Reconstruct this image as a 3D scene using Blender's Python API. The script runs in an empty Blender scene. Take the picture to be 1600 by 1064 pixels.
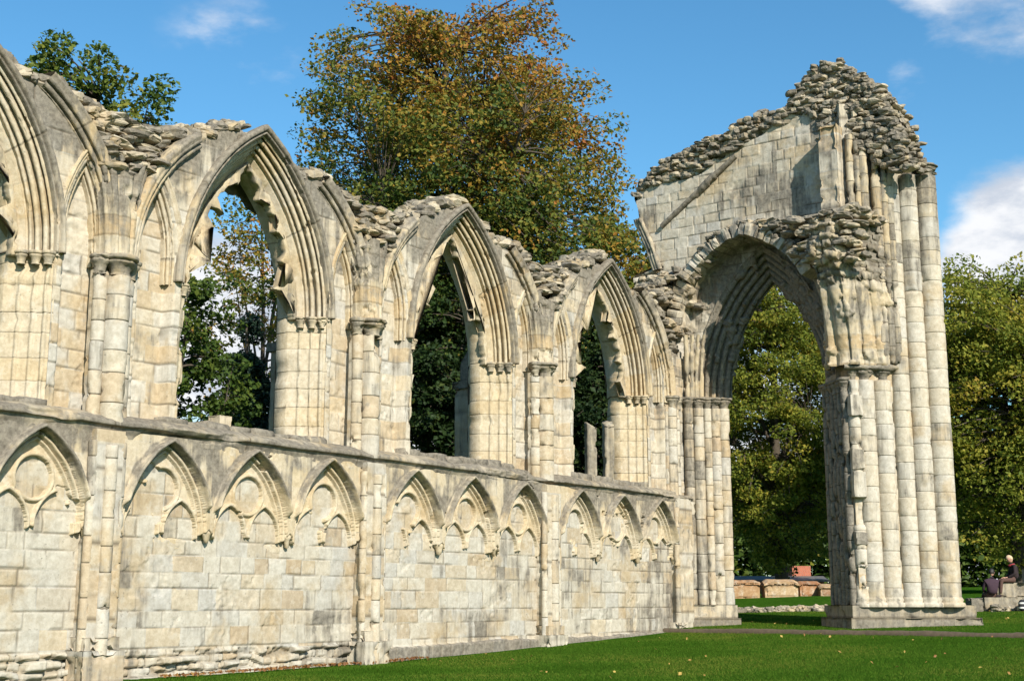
import bpy, bmesh, math, random
import numpy as np
from mathutils import Vector, Matrix

S = bpy.context.scene
# ------------------------------------------------------------------ camera
YAW, PITCH = 0.622602529, 0.192006513
cam_d = bpy.data.cameras.new("camera"); cam = bpy.data.objects.new("camera", cam_d)
S.collection.objects.link(cam); S.camera = cam
cam.location = (0, -17.5, 1.5)
cam.rotation_euler = (math.pi/2 + PITCH, 0, YAW - math.pi/2)
cam_d.sensor_width = 36; cam_d.lens = 36*2100/1600
cam_d.clip_start = 0.1; cam_d.clip_end = 3000
# ------------------------------------------------------------------ sun, sky, exposure
SUN_AZ = math.radians(241)      # direction TO the sun, measured from +X towards +Y
SUN_EL = math.radians(32)
sd = Vector((math.cos(SUN_AZ)*math.cos(SUN_EL), math.sin(SUN_AZ)*math.cos(SUN_EL), math.sin(SUN_EL)))
sun_d = bpy.data.lights.new("sun", 'SUN'); sun = bpy.data.objects.new("sun", sun_d)
S.collection.objects.link(sun)
sun_d.energy = 5.0; sun_d.angle = math.radians(0.5); sun_d.color = (1.0, 0.93, 0.80)
sun.rotation_euler = sd.to_track_quat('Z', 'Y').to_euler()
sun.location = (0, -30, 40)
S.view_settings.view_transform = 'Standard'; S.view_settings.look = 'None'
S.view_settings.gamma = 1; S.view_settings.exposure = 0.5
W = bpy.data.worlds.new("World"); S.world = W; W.use_nodes = True
nt = W.node_tree; nt.nodes.clear()
def NN(t, ty, **kw):
    n = t.nodes.new(ty)
    for k, v in kw.items(): setattr(n, k, v)
    return n
wo = NN(nt, 'ShaderNodeOutputWorld'); bg = NN(nt, 'ShaderNodeBackground')
sky = NN(nt, 'ShaderNodeTexSky', sky_type='NISHITA', sun_disc=False)
sky.sun_elevation = SUN_EL; sky.sun_rotation = math.pi/2 - SUN_AZ
sky.air_density = 1.0; sky.dust_density = 0.3; sky.ozone_density = 1.6
bg.inputs['Strength'].default_value = 0.10
tc = NN(nt, 'ShaderNodeTexCoord')
hs = NN(nt, 'ShaderNodeHueSaturation'); hs.inputs['Saturation'].default_value = 1.25; hs.inputs['Value'].default_value = 1.12
nt.links.new(sky.outputs[0], hs.inputs['Color'])
sep = NN(nt, 'ShaderNodeSeparateXYZ'); nt.links.new(tc.outputs['Generated'], sep.inputs[0])
def wmath(op, a, b=None, clamp=False):
    n = NN(nt, 'ShaderNodeMath', operation=op, use_clamp=clamp)
    for i, v in enumerate((a, b)):
        if v is None: continue
        if isinstance(v, (int, float)): n.inputs[i].default_value = v
        else: nt.links.new(v, n.inputs[i])
    return n.outputs[0]
mp = NN(nt, 'ShaderNodeMapping'); mp.inputs['Scale'].default_value = (1, 1, 2.2); mp.inputs['Location'].default_value = (0.35, 0.2, 0.1)
nt.links.new(tc.outputs['Generated'], mp.inputs[0])
nz = NN(nt, 'ShaderNodeTexNoise'); nz.inputs['Scale'].default_value = 5.5; nz.inputs['Detail'].default_value = 9; nz.inputs['Roughness'].default_value = 0.58
nt.links.new(mp.outputs[0], nz.inputs['Vector'])
def blob(d, inner, outer, gain):
    vm = NN(nt, 'ShaderNodeVectorMath', operation='DISTANCE'); nt.links.new(tc.outputs['Generated'], vm.inputs[0])
    vm.inputs[1].default_value = Vector(d).normalized()
    mr = NN(nt, 'ShaderNodeMapRange', interpolation_type='SMOOTHSTEP')
    mr.inputs['From Min'].default_value = outer; mr.inputs['From Max'].default_value = inner
    mr.inputs['To Min'].default_value = 0; mr.inputs['To Max'].default_value = gain
    nt.links.new(vm.outputs['Value'], mr.inputs['Value']); return mr.outputs[0]
low = NN(nt, 'ShaderNodeMapRange', interpolation_type='SMOOTHSTEP')
low.inputs['From Min'].default_value = 0.29; low.inputs['From Max'].default_value = 0.17; low.inputs['To Max'].default_value = 0.42
nt.links.new(sep.outputs['Z'], low.inputs['Value'])
cov = low.outputs[0]
for d, i_, o_, g in [((.945, .226, .232), .035, .098, 1.0), ((.62, .69, .375), .0, .08, .16), ((.654, .727, .20), .03, .12, .72), ((.655, .70, .272), .005, .05, .30),
                     ((.872, .235, .405), .02, .10, .44), ((.886, .293, .357), .008, .036, .46), ((.887, .434, .157), .03, .14, .4)]:
    cov = wmath('MAXIMUM', cov, blob(d, i_, o_, g))
c1 = wmath('SUBTRACT', nz.outputs['Fac'], 0.5); c1 = wmath('MULTIPLY', c1, 1.9)
c2 = wmath('ADD', c1, cov)
cm = NN(nt, 'ShaderNodeMapRange', interpolation_type='SMOOTHSTEP')
cm.inputs['From Min'].default_value = 0.16; cm.inputs['From Max'].default_value = 0.62
nt.links.new(c2, cm.inputs['Value'])
gate = NN(nt, 'ShaderNodeMapRange', interpolation_type='SMOOTHSTEP'); gate.inputs['From Max'].default_value = 0.12
nt.links.new(cov, gate.inputs['Value'])
cf = wmath('MULTIPLY', cm.outputs[0], gate.outputs[0])
mx = NN(nt, 'ShaderNodeMix', data_type='RGBA'); nt.links.new(cf, mx.inputs[0])
tint = NN(nt, 'ShaderNodeMix', data_type='RGBA', blend_type='MULTIPLY'); tint.inputs[0].default_value = 1; tint.inputs[7].default_value = (.92, 1.17, 1.12, 1)
nt.links.new(hs.outputs[0], tint.inputs[6]); nt.links.new(tint.outputs[2], mx.inputs[6]); cs_ = NN(nt, 'ShaderNodeMix', data_type='RGBA'); cs_.inputs[6].default_value = (4.3, 4.75, 5.5, 1); cs_.inputs[7].default_value = (6.9, 7.0, 7.2, 1)
nz2 = NN(nt, 'ShaderNodeTexNoise'); nz2.inputs['Scale'].default_value = 13; nz2.inputs['Detail'].default_value = 8; nz2.inputs['Roughness'].default_value = .6
mp2 = NN(nt, 'ShaderNodeMapping'); mp2.inputs['Location'].default_value = (.35, .2, .16); mp2.inputs['Scale'].default_value = (1, 1, 2.2); nt.links.new(tc.outputs['Generated'], mp2.inputs[0]); nt.links.new(mp2.outputs[0], nz2.inputs['Vector'])
cm2 = NN(nt, 'ShaderNodeMapRange', interpolation_type='SMOOTHSTEP'); cm2.inputs['From Min'].default_value = .36; cm2.inputs['From Max'].default_value = .60; nt.links.new(nz2.outputs['Fac'], cm2.inputs['Value'])
nt.links.new(cm2.outputs[0], cs_.inputs[0]); nt.links.new(cs_.outputs[2], mx.inputs[7])
nt.links.new(mx.outputs[2], bg.inputs['Color']); nt.links.new(bg.outputs[0], wo.inputs[0])

# ------------------------------------------------------------------ noise
def _h(ix, iy, iz, seed):
    n = (ix.astype(np.uint32)*np.uint32(374761393) ^ iy.astype(np.uint32)*np.uint32(668265263) ^ iz.astype(np.uint32)*np.uint32(2147483647)) + np.uint32(seed*40503 + 12345)
    n = (n ^ (n >> np.uint32(13)))*np.uint32(1274126177); n = n ^ (n >> np.uint32(16)); n = n*np.uint32(2246822519); n ^= n >> np.uint32(15)
    return n.astype(np.float64)/4294967295.0
def vnoise(p, seed=0):
    old = np.seterr(over='ignore')
    i = np.floor(p).astype(np.int64); f = p - i; f = f*f*f*(f*(f*6-15)+10)
    r = 0
    for a in (0, 1):
        wa = f[:, 0] if a else 1-f[:, 0]
        for b in (0, 1):
            wb = f[:, 1] if b else 1-f[:, 1]
            for c in (0, 1):
                wc = f[:, 2] if c else 1-f[:, 2]
                r = r + wa*wb*wc*_h(i[:, 0]+a, i[:, 1]+b, i[:, 2]+c, seed)
    np.seterr(**old)
    return r*2-1
def fbm(p, seed=0, oct=4, gain=.5):
    r = 0; a = 1; s = 0
    for k in range(oct):
        r = r + a*vnoise(p*(2.03**k) + 17.3*k, seed+k); s += a; a *= gain
    return r/s
def P3(*c):
    c = np.broadcast_arrays(*[np.asarray(q, float) for q in c]); return np.stack([q.ravel() for q in c], 1)
def smooth(a, b, x):
    t = np.clip((x-a)/(b-a), 0, 1); return t*t*(3-2*t)

# ------------------------------------------------------------------ mesh builder
class MB:
    def __init__(s): s.v = []; s.f = []; s.at = []; s.n = 0
    def add(s, v, f, tone=.5, weather=0., joint=0.):
        v = np.asarray(v, float).reshape(-1, 3); n = len(v)
        a = np.empty((n, 3)); a[:, 0] = tone; a[:, 1] = weather; a[:, 2] = joint
        s.v.append(v); s.at.append(a)
        for q in (f if isinstance(f, list) else [f]):
            q = np.asarray(q, np.int64)
            if len(q): s.f.append(q + s.n)
        s.n += n; return s
    def verts(s): return np.concatenate(s.v)
    def erode(s, amp=.012, freq=5, chip=.03, chipf=2.2, thr=.35, seed=0):
        v = s.verts(); nrm = s.normals(v)
        cn = fbm(v*chipf, seed+9, 4)
        d = amp*fbm(v*freq, seed, 3) + amp*.35*fbm(v*freq*4.3, seed+2, 2) - chip*smooth(thr, thr+.07, cn)*(.55+.55*np.clip(fbm(v*chipf*3.1, seed+5, 3)+.2, -.3, 1))
        v = v + nrm*d[:, None]
        s.v = [v]; return s
    def normals(s, v):
        n = np.zeros_like(v)
        for q in s.f:
            a, b, c = v[q[:, 0]], v[q[:, 1]], v[q[:, 2]]
            fn = np.cross(b-a, c-a)
            if q.shape[1] == 4: fn = fn + np.cross(c-a, v[q[:, 3]]-a)
            for k in range(q.shape[1]): np.add.at(n, q[:, k], fn)
        l = np.linalg.norm(n, axis=1); l[l == 0] = 1
        return n/l[:, None]
    def build(s, name, mat, parent=None, smooth_=True, label=None):
        v = s.verts(); org = np.zeros(3)
        if parent is not None:
            r = parent
            while r.parent: r = r.parent
            org = np.array(r.location)
        me = bpy.data.meshes.new(name)
        me.vertices.add(len(v)); me.vertices.foreach_set('co', (v-org).astype(np.float32).ravel())
        nl = sum(q.size for q in s.f); nf = sum(len(q) for q in s.f)
        me.loops.add(nl); me.polygons.add(nf)
        me.loops.foreach_set('vertex_index', np.concatenate([q.ravel() for q in s.f]).astype(np.int32))
        tot = np.concatenate([np.full(len(q), q.shape[1]) for q in s.f])
        st = np.concatenate([[0], np.cumsum(tot)[:-1]])
        me.polygons.foreach_set('loop_start', st.astype(np.int32))
        me.polygons.foreach_set('use_smooth', np.full(nf, smooth_))
        at = np.concatenate(s.at)
        for i, k in enumerate(('tone', 'weather', 'joint')):
            me.attributes.new(k, 'FLOAT', 'POINT').data.foreach_set('value', at[:, i].astype(np.float32))
        me.update(calc_edges=True); me.validate()
        me.materials.append(mat)
        o = bpy.data.objects.new(name, me); S.collection.objects.link(o)
        if parent is not None: o.parent = parent
        if label: o['label'] = label
        return o
def grid_faces(nr, nc, closed=False):
    i = np.arange(nr*nc).reshape(nr, nc)
    if closed: i = np.concatenate([i, i[:, :1]], 1)
    return np.stack([i[:-1, :-1].ravel(), i[:-1, 1:].ravel(), i[1:, 1:].ravel(), i[1:, :-1].ravel()], 1)
def thing(name, label, cat, loc, group=None):
    o = bpy.data.objects.new(name, None); S.collection.objects.link(o)
    o.location = loc; o['label'] = label; o['category'] = cat
    if group: o['group'] = group
    return o
def tag(o, label, cat, group=None):
    o['label'] = label; o['category'] = cat
    if group: o['group'] = group
    return o

# ------------------------------------------------------------------ materials
def newmat(name):
    m = bpy.data.materials.new(name); m.use_nodes = True
    t = m.node_tree; b = t.nodes['Principled BSDF']; return m, t, b
def ramp(t, stops, interp='LINEAR'):
    n = t.nodes.new('ShaderNodeValToRGB'); n.color_ramp.interpolation = interp
    e = n.color_ramp.elements
    while len(e) < len(stops): e.new(.5)
    for q, (p, c) in zip(e, stops): q.position = p; q.color = (*c, 1)
    return n
def noise(t, coord, scale, detail=5, rough=.6):
    n = t.nodes.new('ShaderNodeTexNoise'); n.inputs['Scale'].default_value = scale
    n.inputs['Detail'].default_value = detail; n.inputs['Roughness'].default_value = rough
    t.links.new(coord, n.inputs['Vector']); return n.outputs['Fac']
def mixc(t, fac, a, b, mode='MIX'):
    n = t.nodes.new('ShaderNodeMix'); n.data_type = 'RGBA'; n.blend_type = mode
    for i, v in ((0, fac), (6, a), (7, b)):
        if isinstance(v, (int, float)): n.inputs[i].default_value = v
        elif isinstance(v, tuple): n.inputs[i].default_value = (*v, 1)
        else: t.links.new(v, n.inputs[i])
    return n.outputs[2]
def math_(t, op, a, b=0., clamp=False):
    n = t.nodes.new('ShaderNodeMath'); n.operation = op; n.use_clamp = clamp
    for i, v in enumerate((a, b)):
        if isinstance(v, (int, float)): n.inputs[i].default_value = v
        else: t.links.new(v, n.inputs[i])
    return n.outputs[0]
def attr(t, name):
    n = t.nodes.new('ShaderNodeAttribute'); n.attribute_name = name; return n.outputs['Fac']
def maprange(t, v, a, b, c=0., d=1.):
    n = t.nodes.new('ShaderNodeMapRange'); n.interpolation_type = 'SMOOTHSTEP'
    t.links.new(v, n.inputs['Value'])
    for k, q in zip(('From Min', 'From Max', 'To Min', 'To Max'), (a, b, c, d)): n.inputs[k].default_value = q
    return n.outputs[0]
def stone_mat(name, stops, bright=.70, crust=((.07, .062, .052), (.275, .245, .20)), bump=.38):
    m, t, b = newmat(name)
    co = t.nodes.new('ShaderNodeTexCoord').outputs['Object']
    r = ramp(t, [(p, tuple(q*bright for q in c)) for p, c in stops]); t.links.new(attr(t, 'tone'), r.inputs[0])
    col = r.outputs[0]
    big = noise(t, co, .9, 4); mid = noise(t, co, 4.5, 6, .65); fine = noise(t, co, 26, 5, .7)
    # ochre iron staining and pale bloom in patches of their own
    col = mixc(t, maprange(t, big, .50, .66, 0, .62), col, tuple(q*bright for q in (.60, .455, .27)))
    col = mixc(t, maprange(t, mid, .52, .68, 0, .45), col, tuple(q*bright for q in (.66, .61, .52)))
    col = mixc(t, 1.0, col, mixc(t, maprange(t, noise(t, co, 9, 8, .74), .32, .66), (.80, .775, .73), (1.08, 1.08, 1.07)), 'MULTIPLY')
    # vertical run-off streaks
    mpn = t.nodes.new('ShaderNodeMapping'); mpn.inputs['Scale'].default_value = (5, 5, .55); t.links.new(co, mpn.inputs[0])
    stk = noise(t, mpn.outputs[0], 1.3, 6, .62)
    we = attr(t, 'weather')
    wn = math_(t, 'ADD', math_(t, 'MULTIPLY', stk, .9), math_(t, 'MULTIPLY', mid, .55))
    wmask = maprange(t, math_(t, 'ADD', math_(t, 'MULTIPLY', we, .80), math_(t, 'SUBTRACT', wn, .71)), .13, .40)
    cr = ramp(t, [(.3, crust[0]), (.72, crust[1])]); t.links.new(noise(t, co, 11, 6, .7), cr.inputs[0])
    col = mixc(t, math_(t, 'MULTIPLY', wmask, .90), col, cr.outputs[0])
    col = mixc(t, math_(t, 'MULTIPLY', maprange(t, noise(t, co, 15, 7, .75), .575, .68), maprange(t, mid, .42, .54)), col, mixc(t, .55, col, (.10, .085, .065)))
    # little dark pits
    vo = t.nodes.new('ShaderNodeTexVoronoi'); vo.inputs['Scale'].default_value = 7; t.links.new(co, vo.inputs['Vector'])
    pit = math_(t, 'MULTIPLY', maprange(t, vo.outputs['Distance'], .16, .06), maprange(t, mid, .5, .6))
    col = mixc(t, math_(t, 'MULTIPLY', pit, .5), col, (.16, .14, .11))
    jn = attr(t, 'joint')
    col = mixc(t, math_(t, 'MULTIPLY', jn, .74), col, (.10, .08, .055))
    t.links.new(col, b.inputs['Base Color']); b.inputs['Roughness'].default_value = .95
    b.inputs['Specular IOR Level'].default_value = .15
    h = math_(t, 'ADD', math_(t, 'MULTIPLY', fine, .35), mid)
    h = math_(t, 'SUBTRACT', h, math_(t, 'MULTIPLY', jn, .8)); h = math_(t, 'SUBTRACT', h, math_(t, 'MULTIPLY', pit, .6))
    bp = t.nodes.new('ShaderNodeBump'); bp.inputs['Strength'].default_value = bump; bp.inputs['Distance'].default_value = .03
    t.links.new(h, bp.inputs['Height']); t.links.new(bp.outputs[0], b.inputs['Normal'])
    return m
CREAM = [(0, (.60, .47, .31)), (.10, (.68, .58, .44)), (.36, (.715, .645, .53)), (.62, (.70, .645, .555)), (.80, (.62, .59, .54)), (.90, (.72, .61, .45)), (1, (.58, .46, .33))]
PALE = [(0, (.62, .47, .29)), (.3, (.70, .58, .40)), (.7, (.70, .61, .47)), (1, (.64, .56, .45))]
GREY = [(0, (.36, .31, .24)), (.4, (.50, .44, .34)), (.75, (.58, .50, .38)), (1, (.42, .37, .30))]
RUB = [(0, (.34, .27, .19)), (.35, (.52, .44, .32)), (.75, (.66, .57, .43)), (1, (.46, .40, .32))]
M_ash = stone_mat('cream_limestone', CREAM)
M_pale = stone_mat('pale_limestone', [(0, (.60, .47, .32)), (.08, (.68, .59, .46)), (.32, (.73, .67, .565)), (.64, (.72, .675, .59)), (.84, (.645, .62, .575)), (.93, (.72, .62, .47)), (1, (.60, .49, .36))], bright=.635)
M_carv = stone_mat('carved_limestone', PALE)
M_grey = stone_mat('grey_limestone', GREY)
M_rub = stone_mat('rubble_stone', RUB, bump=.6)
def simple(name, col, rough=.8, var=.25, scale=20):
    m, t, b = newmat(name); co = t.nodes.new('ShaderNodeTexCoord').outputs['Object']
    n = noise(t, co, scale, 4)
    c = mixc(t, 1.0, tuple(col), mixc(t, n, (1-var*2,)*3, (1+var*2,)*3), 'MULTIPLY')
    t.links.new(c, b.inputs['Base Color']); b.inputs['Roughness'].default_value = rough
    bp = t.nodes.new('ShaderNodeBump'); bp.inputs['Strength'].default_value = .4; bp.inputs['Distance'].default_value = .01
    t.links.new(n, bp.inputs['Height']); t.links.new(bp.outputs[0], b.inputs['Normal'])
    return m
def leaf_mat(name, stops, trans=.35, spec=.25):
    m, t, b = newmat(name); r = ramp(t, stops); t.links.new(attr(t, 'tone'), r.inputs[0])
    t.links.new(r.outputs[0], b.inputs['Base Color']); b.inputs['Roughness'].default_value = .6 if spec else .95
    b.inputs['Specular IOR Level'].default_value = spec
    tr = t.nodes.new('ShaderNodeBsdfTranslucent'); t.links.new(r.outputs[0], tr.inputs['Color'])
    ms = t.nodes.new('ShaderNodeMixShader'); ms.inputs[0].default_value = trans
    out = t.nodes['Material Output']
    t.links.new(b.outputs[0], ms.inputs[1]); t.links.new(tr.outputs[0], ms.inputs[2]); t.links.new(ms.outputs[0], out.inputs['Surface'])
    return m
M_bark = simple('bark', (.07, .055, .04), .95, .3, 14)

# ------------------------------------------------------------------ ashlar layouts
class Ashlar:
    """irregular courses of blocks; gives a block id, tone, joint mask and depth offset for points (u, v)"""
    def __init__(s, u0, u1, v0, v1, ch=(.27, .44), bl=(.34, .95), seed=1, warp=.008):
        r = random.Random(seed); s.vs = [v0]; s.warp = warp; s.seed = seed
        while s.vs[-1] < v1: s.vs.append(s.vs[-1] + r.uniform(*ch))
        s.vs = np.array(s.vs); s.us = []
        for k in range(len(s.vs)):
            q = [u0 - r.uniform(0, bl[1])]
            while q[-1] < u1: q.append(q[-1] + r.uniform(*bl))
            s.us.append(np.array(q))
    def eval(s, u, v, jw=.012):
        p = P3(u, v, 0*u)
        u = u + s.warp*vnoise(p*3, s.seed); v = v + s.warp*vnoise(p*2.3 + 5, s.seed+1)
        row = np.clip(np.searchsorted(s.vs, v)-1, 0, len(s.vs)-2)
        dv = np.minimum(v - s.vs[row], s.vs[row+1]-v)
        du = np.full(len(u), 9.); col = np.zeros(len(u), int)
        for k in np.unique(row):
            i = np.where(row == k)[0]; q = s.us[k]
            c = np.clip(np.searchsorted(q, u[i])-1, 0, len(q)-2); col[i] = c
            du[i] = np.minimum(u[i]-q[c], q[c+1]-u[i])
        d = np.minimum(du, dv)
        old = np.seterr(over='ignore')
        h1 = _h(row, col, row*0, s.seed+3); h2 = _h(row, col, row*0+7, s.seed+4); h3 = _h(row, col, row*0+3, s.seed+5)
        np.seterr(**old)
        q_ = vnoise(p*3+3, s.seed+6); wj = jw*(.55 + .5*np.abs(q_) + 2.6*np.clip(q_-.35, 0, 1))
        return h1, h2, h3, np.clip(1-d/wj, 0, 1), d
def relief(mb, U, V, depth, keep, place, tone, weather, joint):
    """heightfield patch: flat arrays over the (V,U) grid; keep is a per-vertex mask"""
    nv, nu = len(V), len(U)
    f = grid_faces(nv, nu)
    k = keep.ravel(); f = f[k[f].all(1)]
    used = np.zeros(nv*nu, bool); used[f.ravel()] = True
    idx = np.cumsum(used)-1
    mb.add(place[used], idx[f], np.broadcast_to(tone, (nv*nu,))[used], np.broadcast_to(weather, (nv*nu,))[used], np.broadcast_to(joint, (nv*nu,))[used])
# ------------------------------------------------------------------ rubble stones
def _cube_template(n=3):
    g = np.linspace(-1, 1, n+1); vs = []; fs = []
    for ax in range(3):
        for sg in (-1, 1):
            a, b = np.meshgrid(g, g, indexing='ij'); p = np.zeros((n+1, n+1, 3))
            p[..., ax] = sg; p[..., (ax+1) % 3] = a*sg; p[..., (ax+2) % 3] = b
            f = grid_faces(n+1, n+1)[:, ::-1] + len(vs)*(n+1)**2
            vs.append(p.reshape(-1, 3)); fs.append(f)
    return np.concatenate(vs), np.concatenate(fs)
_TV, _TF = _cube_template(3)
# weld
_key = np.round(_TV*30).astype(int); _, _first, _inv = np.unique(_key, axis=0, return_index=True, return_inverse=True)
_TV = _TV[_first]; _TF = _inv.ravel()[_TF].reshape(-1, 4)
def stones(mb, C, size, rng, rough=.22, tone=(0, 1), weather=(.2, .9), tilt=.18, yaw=None, rnd=.62):
    C = np.asarray(C, float); n = len(C)
    if n == 0: return
    size = np.broadcast_to(np.asarray(size, float), (n, 3))
    d = _TV/np.linalg.norm(_TV, axis=1)[:, None]
    base = _TV*(1-rnd) + d*rnd*1.25
    offs = rng.uniform(-50, 50, (n, 3))
    p = (base[None]*1.15 + offs[:, None]).reshape(-1, 3)
    k = 1 + rough*2*np.stack([vnoise(p, 3), vnoise(p, 4), vnoise(p, 5)], 1).reshape(n, -1, 3)
    v = base[None]*k*size[:, None]*.5
    a = (rng.uniform(-.5, .5, n) if yaw is None else yaw + rng.uniform(-.15, .15, n)); ca, sa = np.cos(a), np.sin(a)
    tx, ty = rng.normal(0, tilt, n), rng.normal(0, tilt, n)
    x, y, z = v[..., 0], v[..., 1], v[..., 2]
    z = z + x*tx[:, None] + y*ty[:, None]
    x, y = x*ca[:, None]-y*sa[:, None], x*sa[:, None]+y*ca[:, None]
    v = np.stack([x, y, z], -1) + C[:, None]
    m = len(_TV); f = (_TF[None] + (np.arange(n)*m)[:, None, None]).reshape(-1, 4)
    mb.add(v.reshape(-1, 3), f, np.repeat(rng.uniform(*tone, n), m), np.repeat(rng.uniform(*weather, n), m), 0)

# ------------------------------------------------------------------ pointed-arch sweep
def sweep_arch(mb, place, cx, zs, w, R, prof, sides=(-1, 1), z0=None, t0=0., t1=1., ds=.03, vous=.42, seed=0, tone=(0, 1), weather=0., wtop=0.):
    """prof: (n,d) pairs; n = offset outward from the arch curve, d = depth. place(u,z,d)->xyz.
    z0: carry the profile down as a jamb to this height."""
    prof = np.asarray(prof, float); c = R - w; rng = np.random.RandomState(seed+5)
    nn, dd = prof[:, 0], prof[:, 1]
    for s in sides:
        L = R*math.acos(np.clip((R-w)/R, -1, 1)); ns = max(6, int(L*(t1-t0)/ds))
        tt = np.linspace(t0, t1, ns)
        th = tt[:, None]*np.arccos(np.clip(c/np.maximum(R+nn, c+1e-4), -1, 1))[None]
        u = -c + (R+nn)[None]*np.cos(th); z = zs + (R+nn)[None]*np.sin(th)
        arc = (tt*L)[:, None] + 0*nn[None]
        if z0 is not None:
            nj = max(2, int((zs-z0)/.06)); zz = np.linspace(z0, zs, nj, endpoint=False)
            u = np.concatenate([np.broadcast_to((w+nn)[None], (nj, len(nn))), u]); z = np.concatenate([np.broadcast_to(zz[:, None], (nj, len(nn))), z])
            arc = np.concatenate([np.broadcast_to((zz-zs)[:, None], (nj, len(nn))), arc])
        d = np.broadcast_to(dd[None], u.shape)
        b = np.floor(arc/vous + 50).astype(int) ; fr = (arc/vous+50) % 1
        tn = rng.uniform(*tone, 400)[b % 400]; jn = np.clip(1-np.minimum(fr, 1-fr)*vous/.012, 0, 1)
        hgt = np.clip(arc/L, 0, 1)
        we = weather + wtop*hgt
        p = place(cx + s*u.ravel(), z.ravel(), d.ravel())
        f = grid_faces(*u.shape)
        if s < 0: f = f[:, ::-1]
        mb.add(p, f, tn.ravel(), np.broadcast_to(we, u.shape).ravel(), jn.ravel())
def rolls(a, b, k, amp=.05, n=14, gro=1.5):
    """moulded profile from point a to b: k rolls with hollows between"""
    a, b = np.array(a, float), np.array(b, float); t = np.linspace(0, 1, k*n+1)
    d = b-a; nrm = np.array([-d[1], d[0]])/np.linalg.norm(d)
    ph = (t*k) % 1.0
    r = np.where(ph < .68, np.clip(1-((ph-.34)/.34)**2, 0, 1)**.45, -gro*np.sin((ph-.68)/.32*np.pi)**.8)
    return a[None] + t[:, None]*d[None] + nrm[None]*(amp*r)[:, None]
def lathe(mb, x, y, prof, nseg=16, a0=0, a1=2*math.pi, tone=.5, weather=0., joint=0.):
    prof = np.asarray(prof, float); full = abs(a1-a0-2*math.pi) < 1e-3
    a = np.linspace(a0, a1, nseg, endpoint=not full)
    px_ = x + prof[:, :1]*np.cos(a)[None]; py_ = y + prof[:, :1]*np.sin(a)[None]; pz = np.broadcast_to(prof[:, 1:2], px_.shape)
    bc = lambda q: np.broadcast_to(np.asarray(q, float).reshape(-1, 1) if np.ndim(q) else q, px_.shape).ravel()
    mb.add(np.stack([px_, py_, pz], -1), grid_faces(len(prof), len(a), full), bc(tone), bc(weather), bc(joint))
def course_z(z0, z1, course, rng, step=.07):
    z = []; k = []; j = []; a = z0; c = 0
    while a < z1-1e-6:
        b = min(z1, a+course*rng.uniform(.8, 1.25))
        if z1-b < .12: b = z1
        m = max(2, int((b-a)/step)); q = [a+.001, a+.010, a+.022]+list(np.linspace(a+.022, b-.022, m)[1:-1])+[b-.022, b-.010, b-.001]
        z += q; k += [c]*len(q); j += [1, .25, 0]+[0]*(len(q)-6)+[0, .25, 1]; a = b; c += 1
    return np.array(z), np.array(k), np.array(j, float)
def shaft(mb, x, y, r, z0, z1, course=.38, seed=0, nseg=18, dz=.04, weather=0., tone=(0, 1)):
    rng = np.random.RandomState(seed); z, k, j = course_z(z0, z1, course, rng)
    offx = rng.uniform(-.004, .004, 200)[k]; rr = r*(1+rng.uniform(-.012, .012, 200)[k]) - .009*j
    we = np.clip(weather + rng.uniform(-.18, .18, 200)[k], 0, 1.4)
    a = np.linspace(0, 2*math.pi, nseg, endpoint=False)
    X = x + offx[:, None] + rr[:, None]*np.cos(a); Y = y + rr[:, None]*np.sin(a); Z = np.broadcast_to(z[:, None], X.shape)
    bc = lambda q: np.broadcast_to(q[:, None], X.shape).ravel()
    mb.add(np.stack([X, Y, Z], -1), grid_faces(len(z), nseg, True), bc(rng.uniform(*tone, 200)[k]), bc(we), bc(j))
CAP = [(.62, 0), (.74, .02), (.62, .05), (.62, .08), (.66, .14), (.78, .2), (.98, .26), (1.02, .28), (1.02, .31), (.9, .32), (1.12, .335), (1.2, .36), (1.2, .40), (1.1, .43), (0, .432)]
def capital(mb, x, y, z, r, h, seed=0, weather=.35, leaf=.0, nseg=22):
    """moulded bell capital; z = bottom, h = height, r = abacus radius"""
    pr = np.array(CAP); pr[:, 0] *= r/1.2; pr[:, 1] = pr[:, 1]*h/.432 + z
    # denser
    t = np.linspace(0, len(pr)-1, 44); i = np.minimum(t.astype(int), len(pr)-2); f = (t-i)[:, None]
    lathe(mb, x, y, pr[i]*(1-f)+pr[i+1]*f, nseg, tone=.4, weather=weather)
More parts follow.
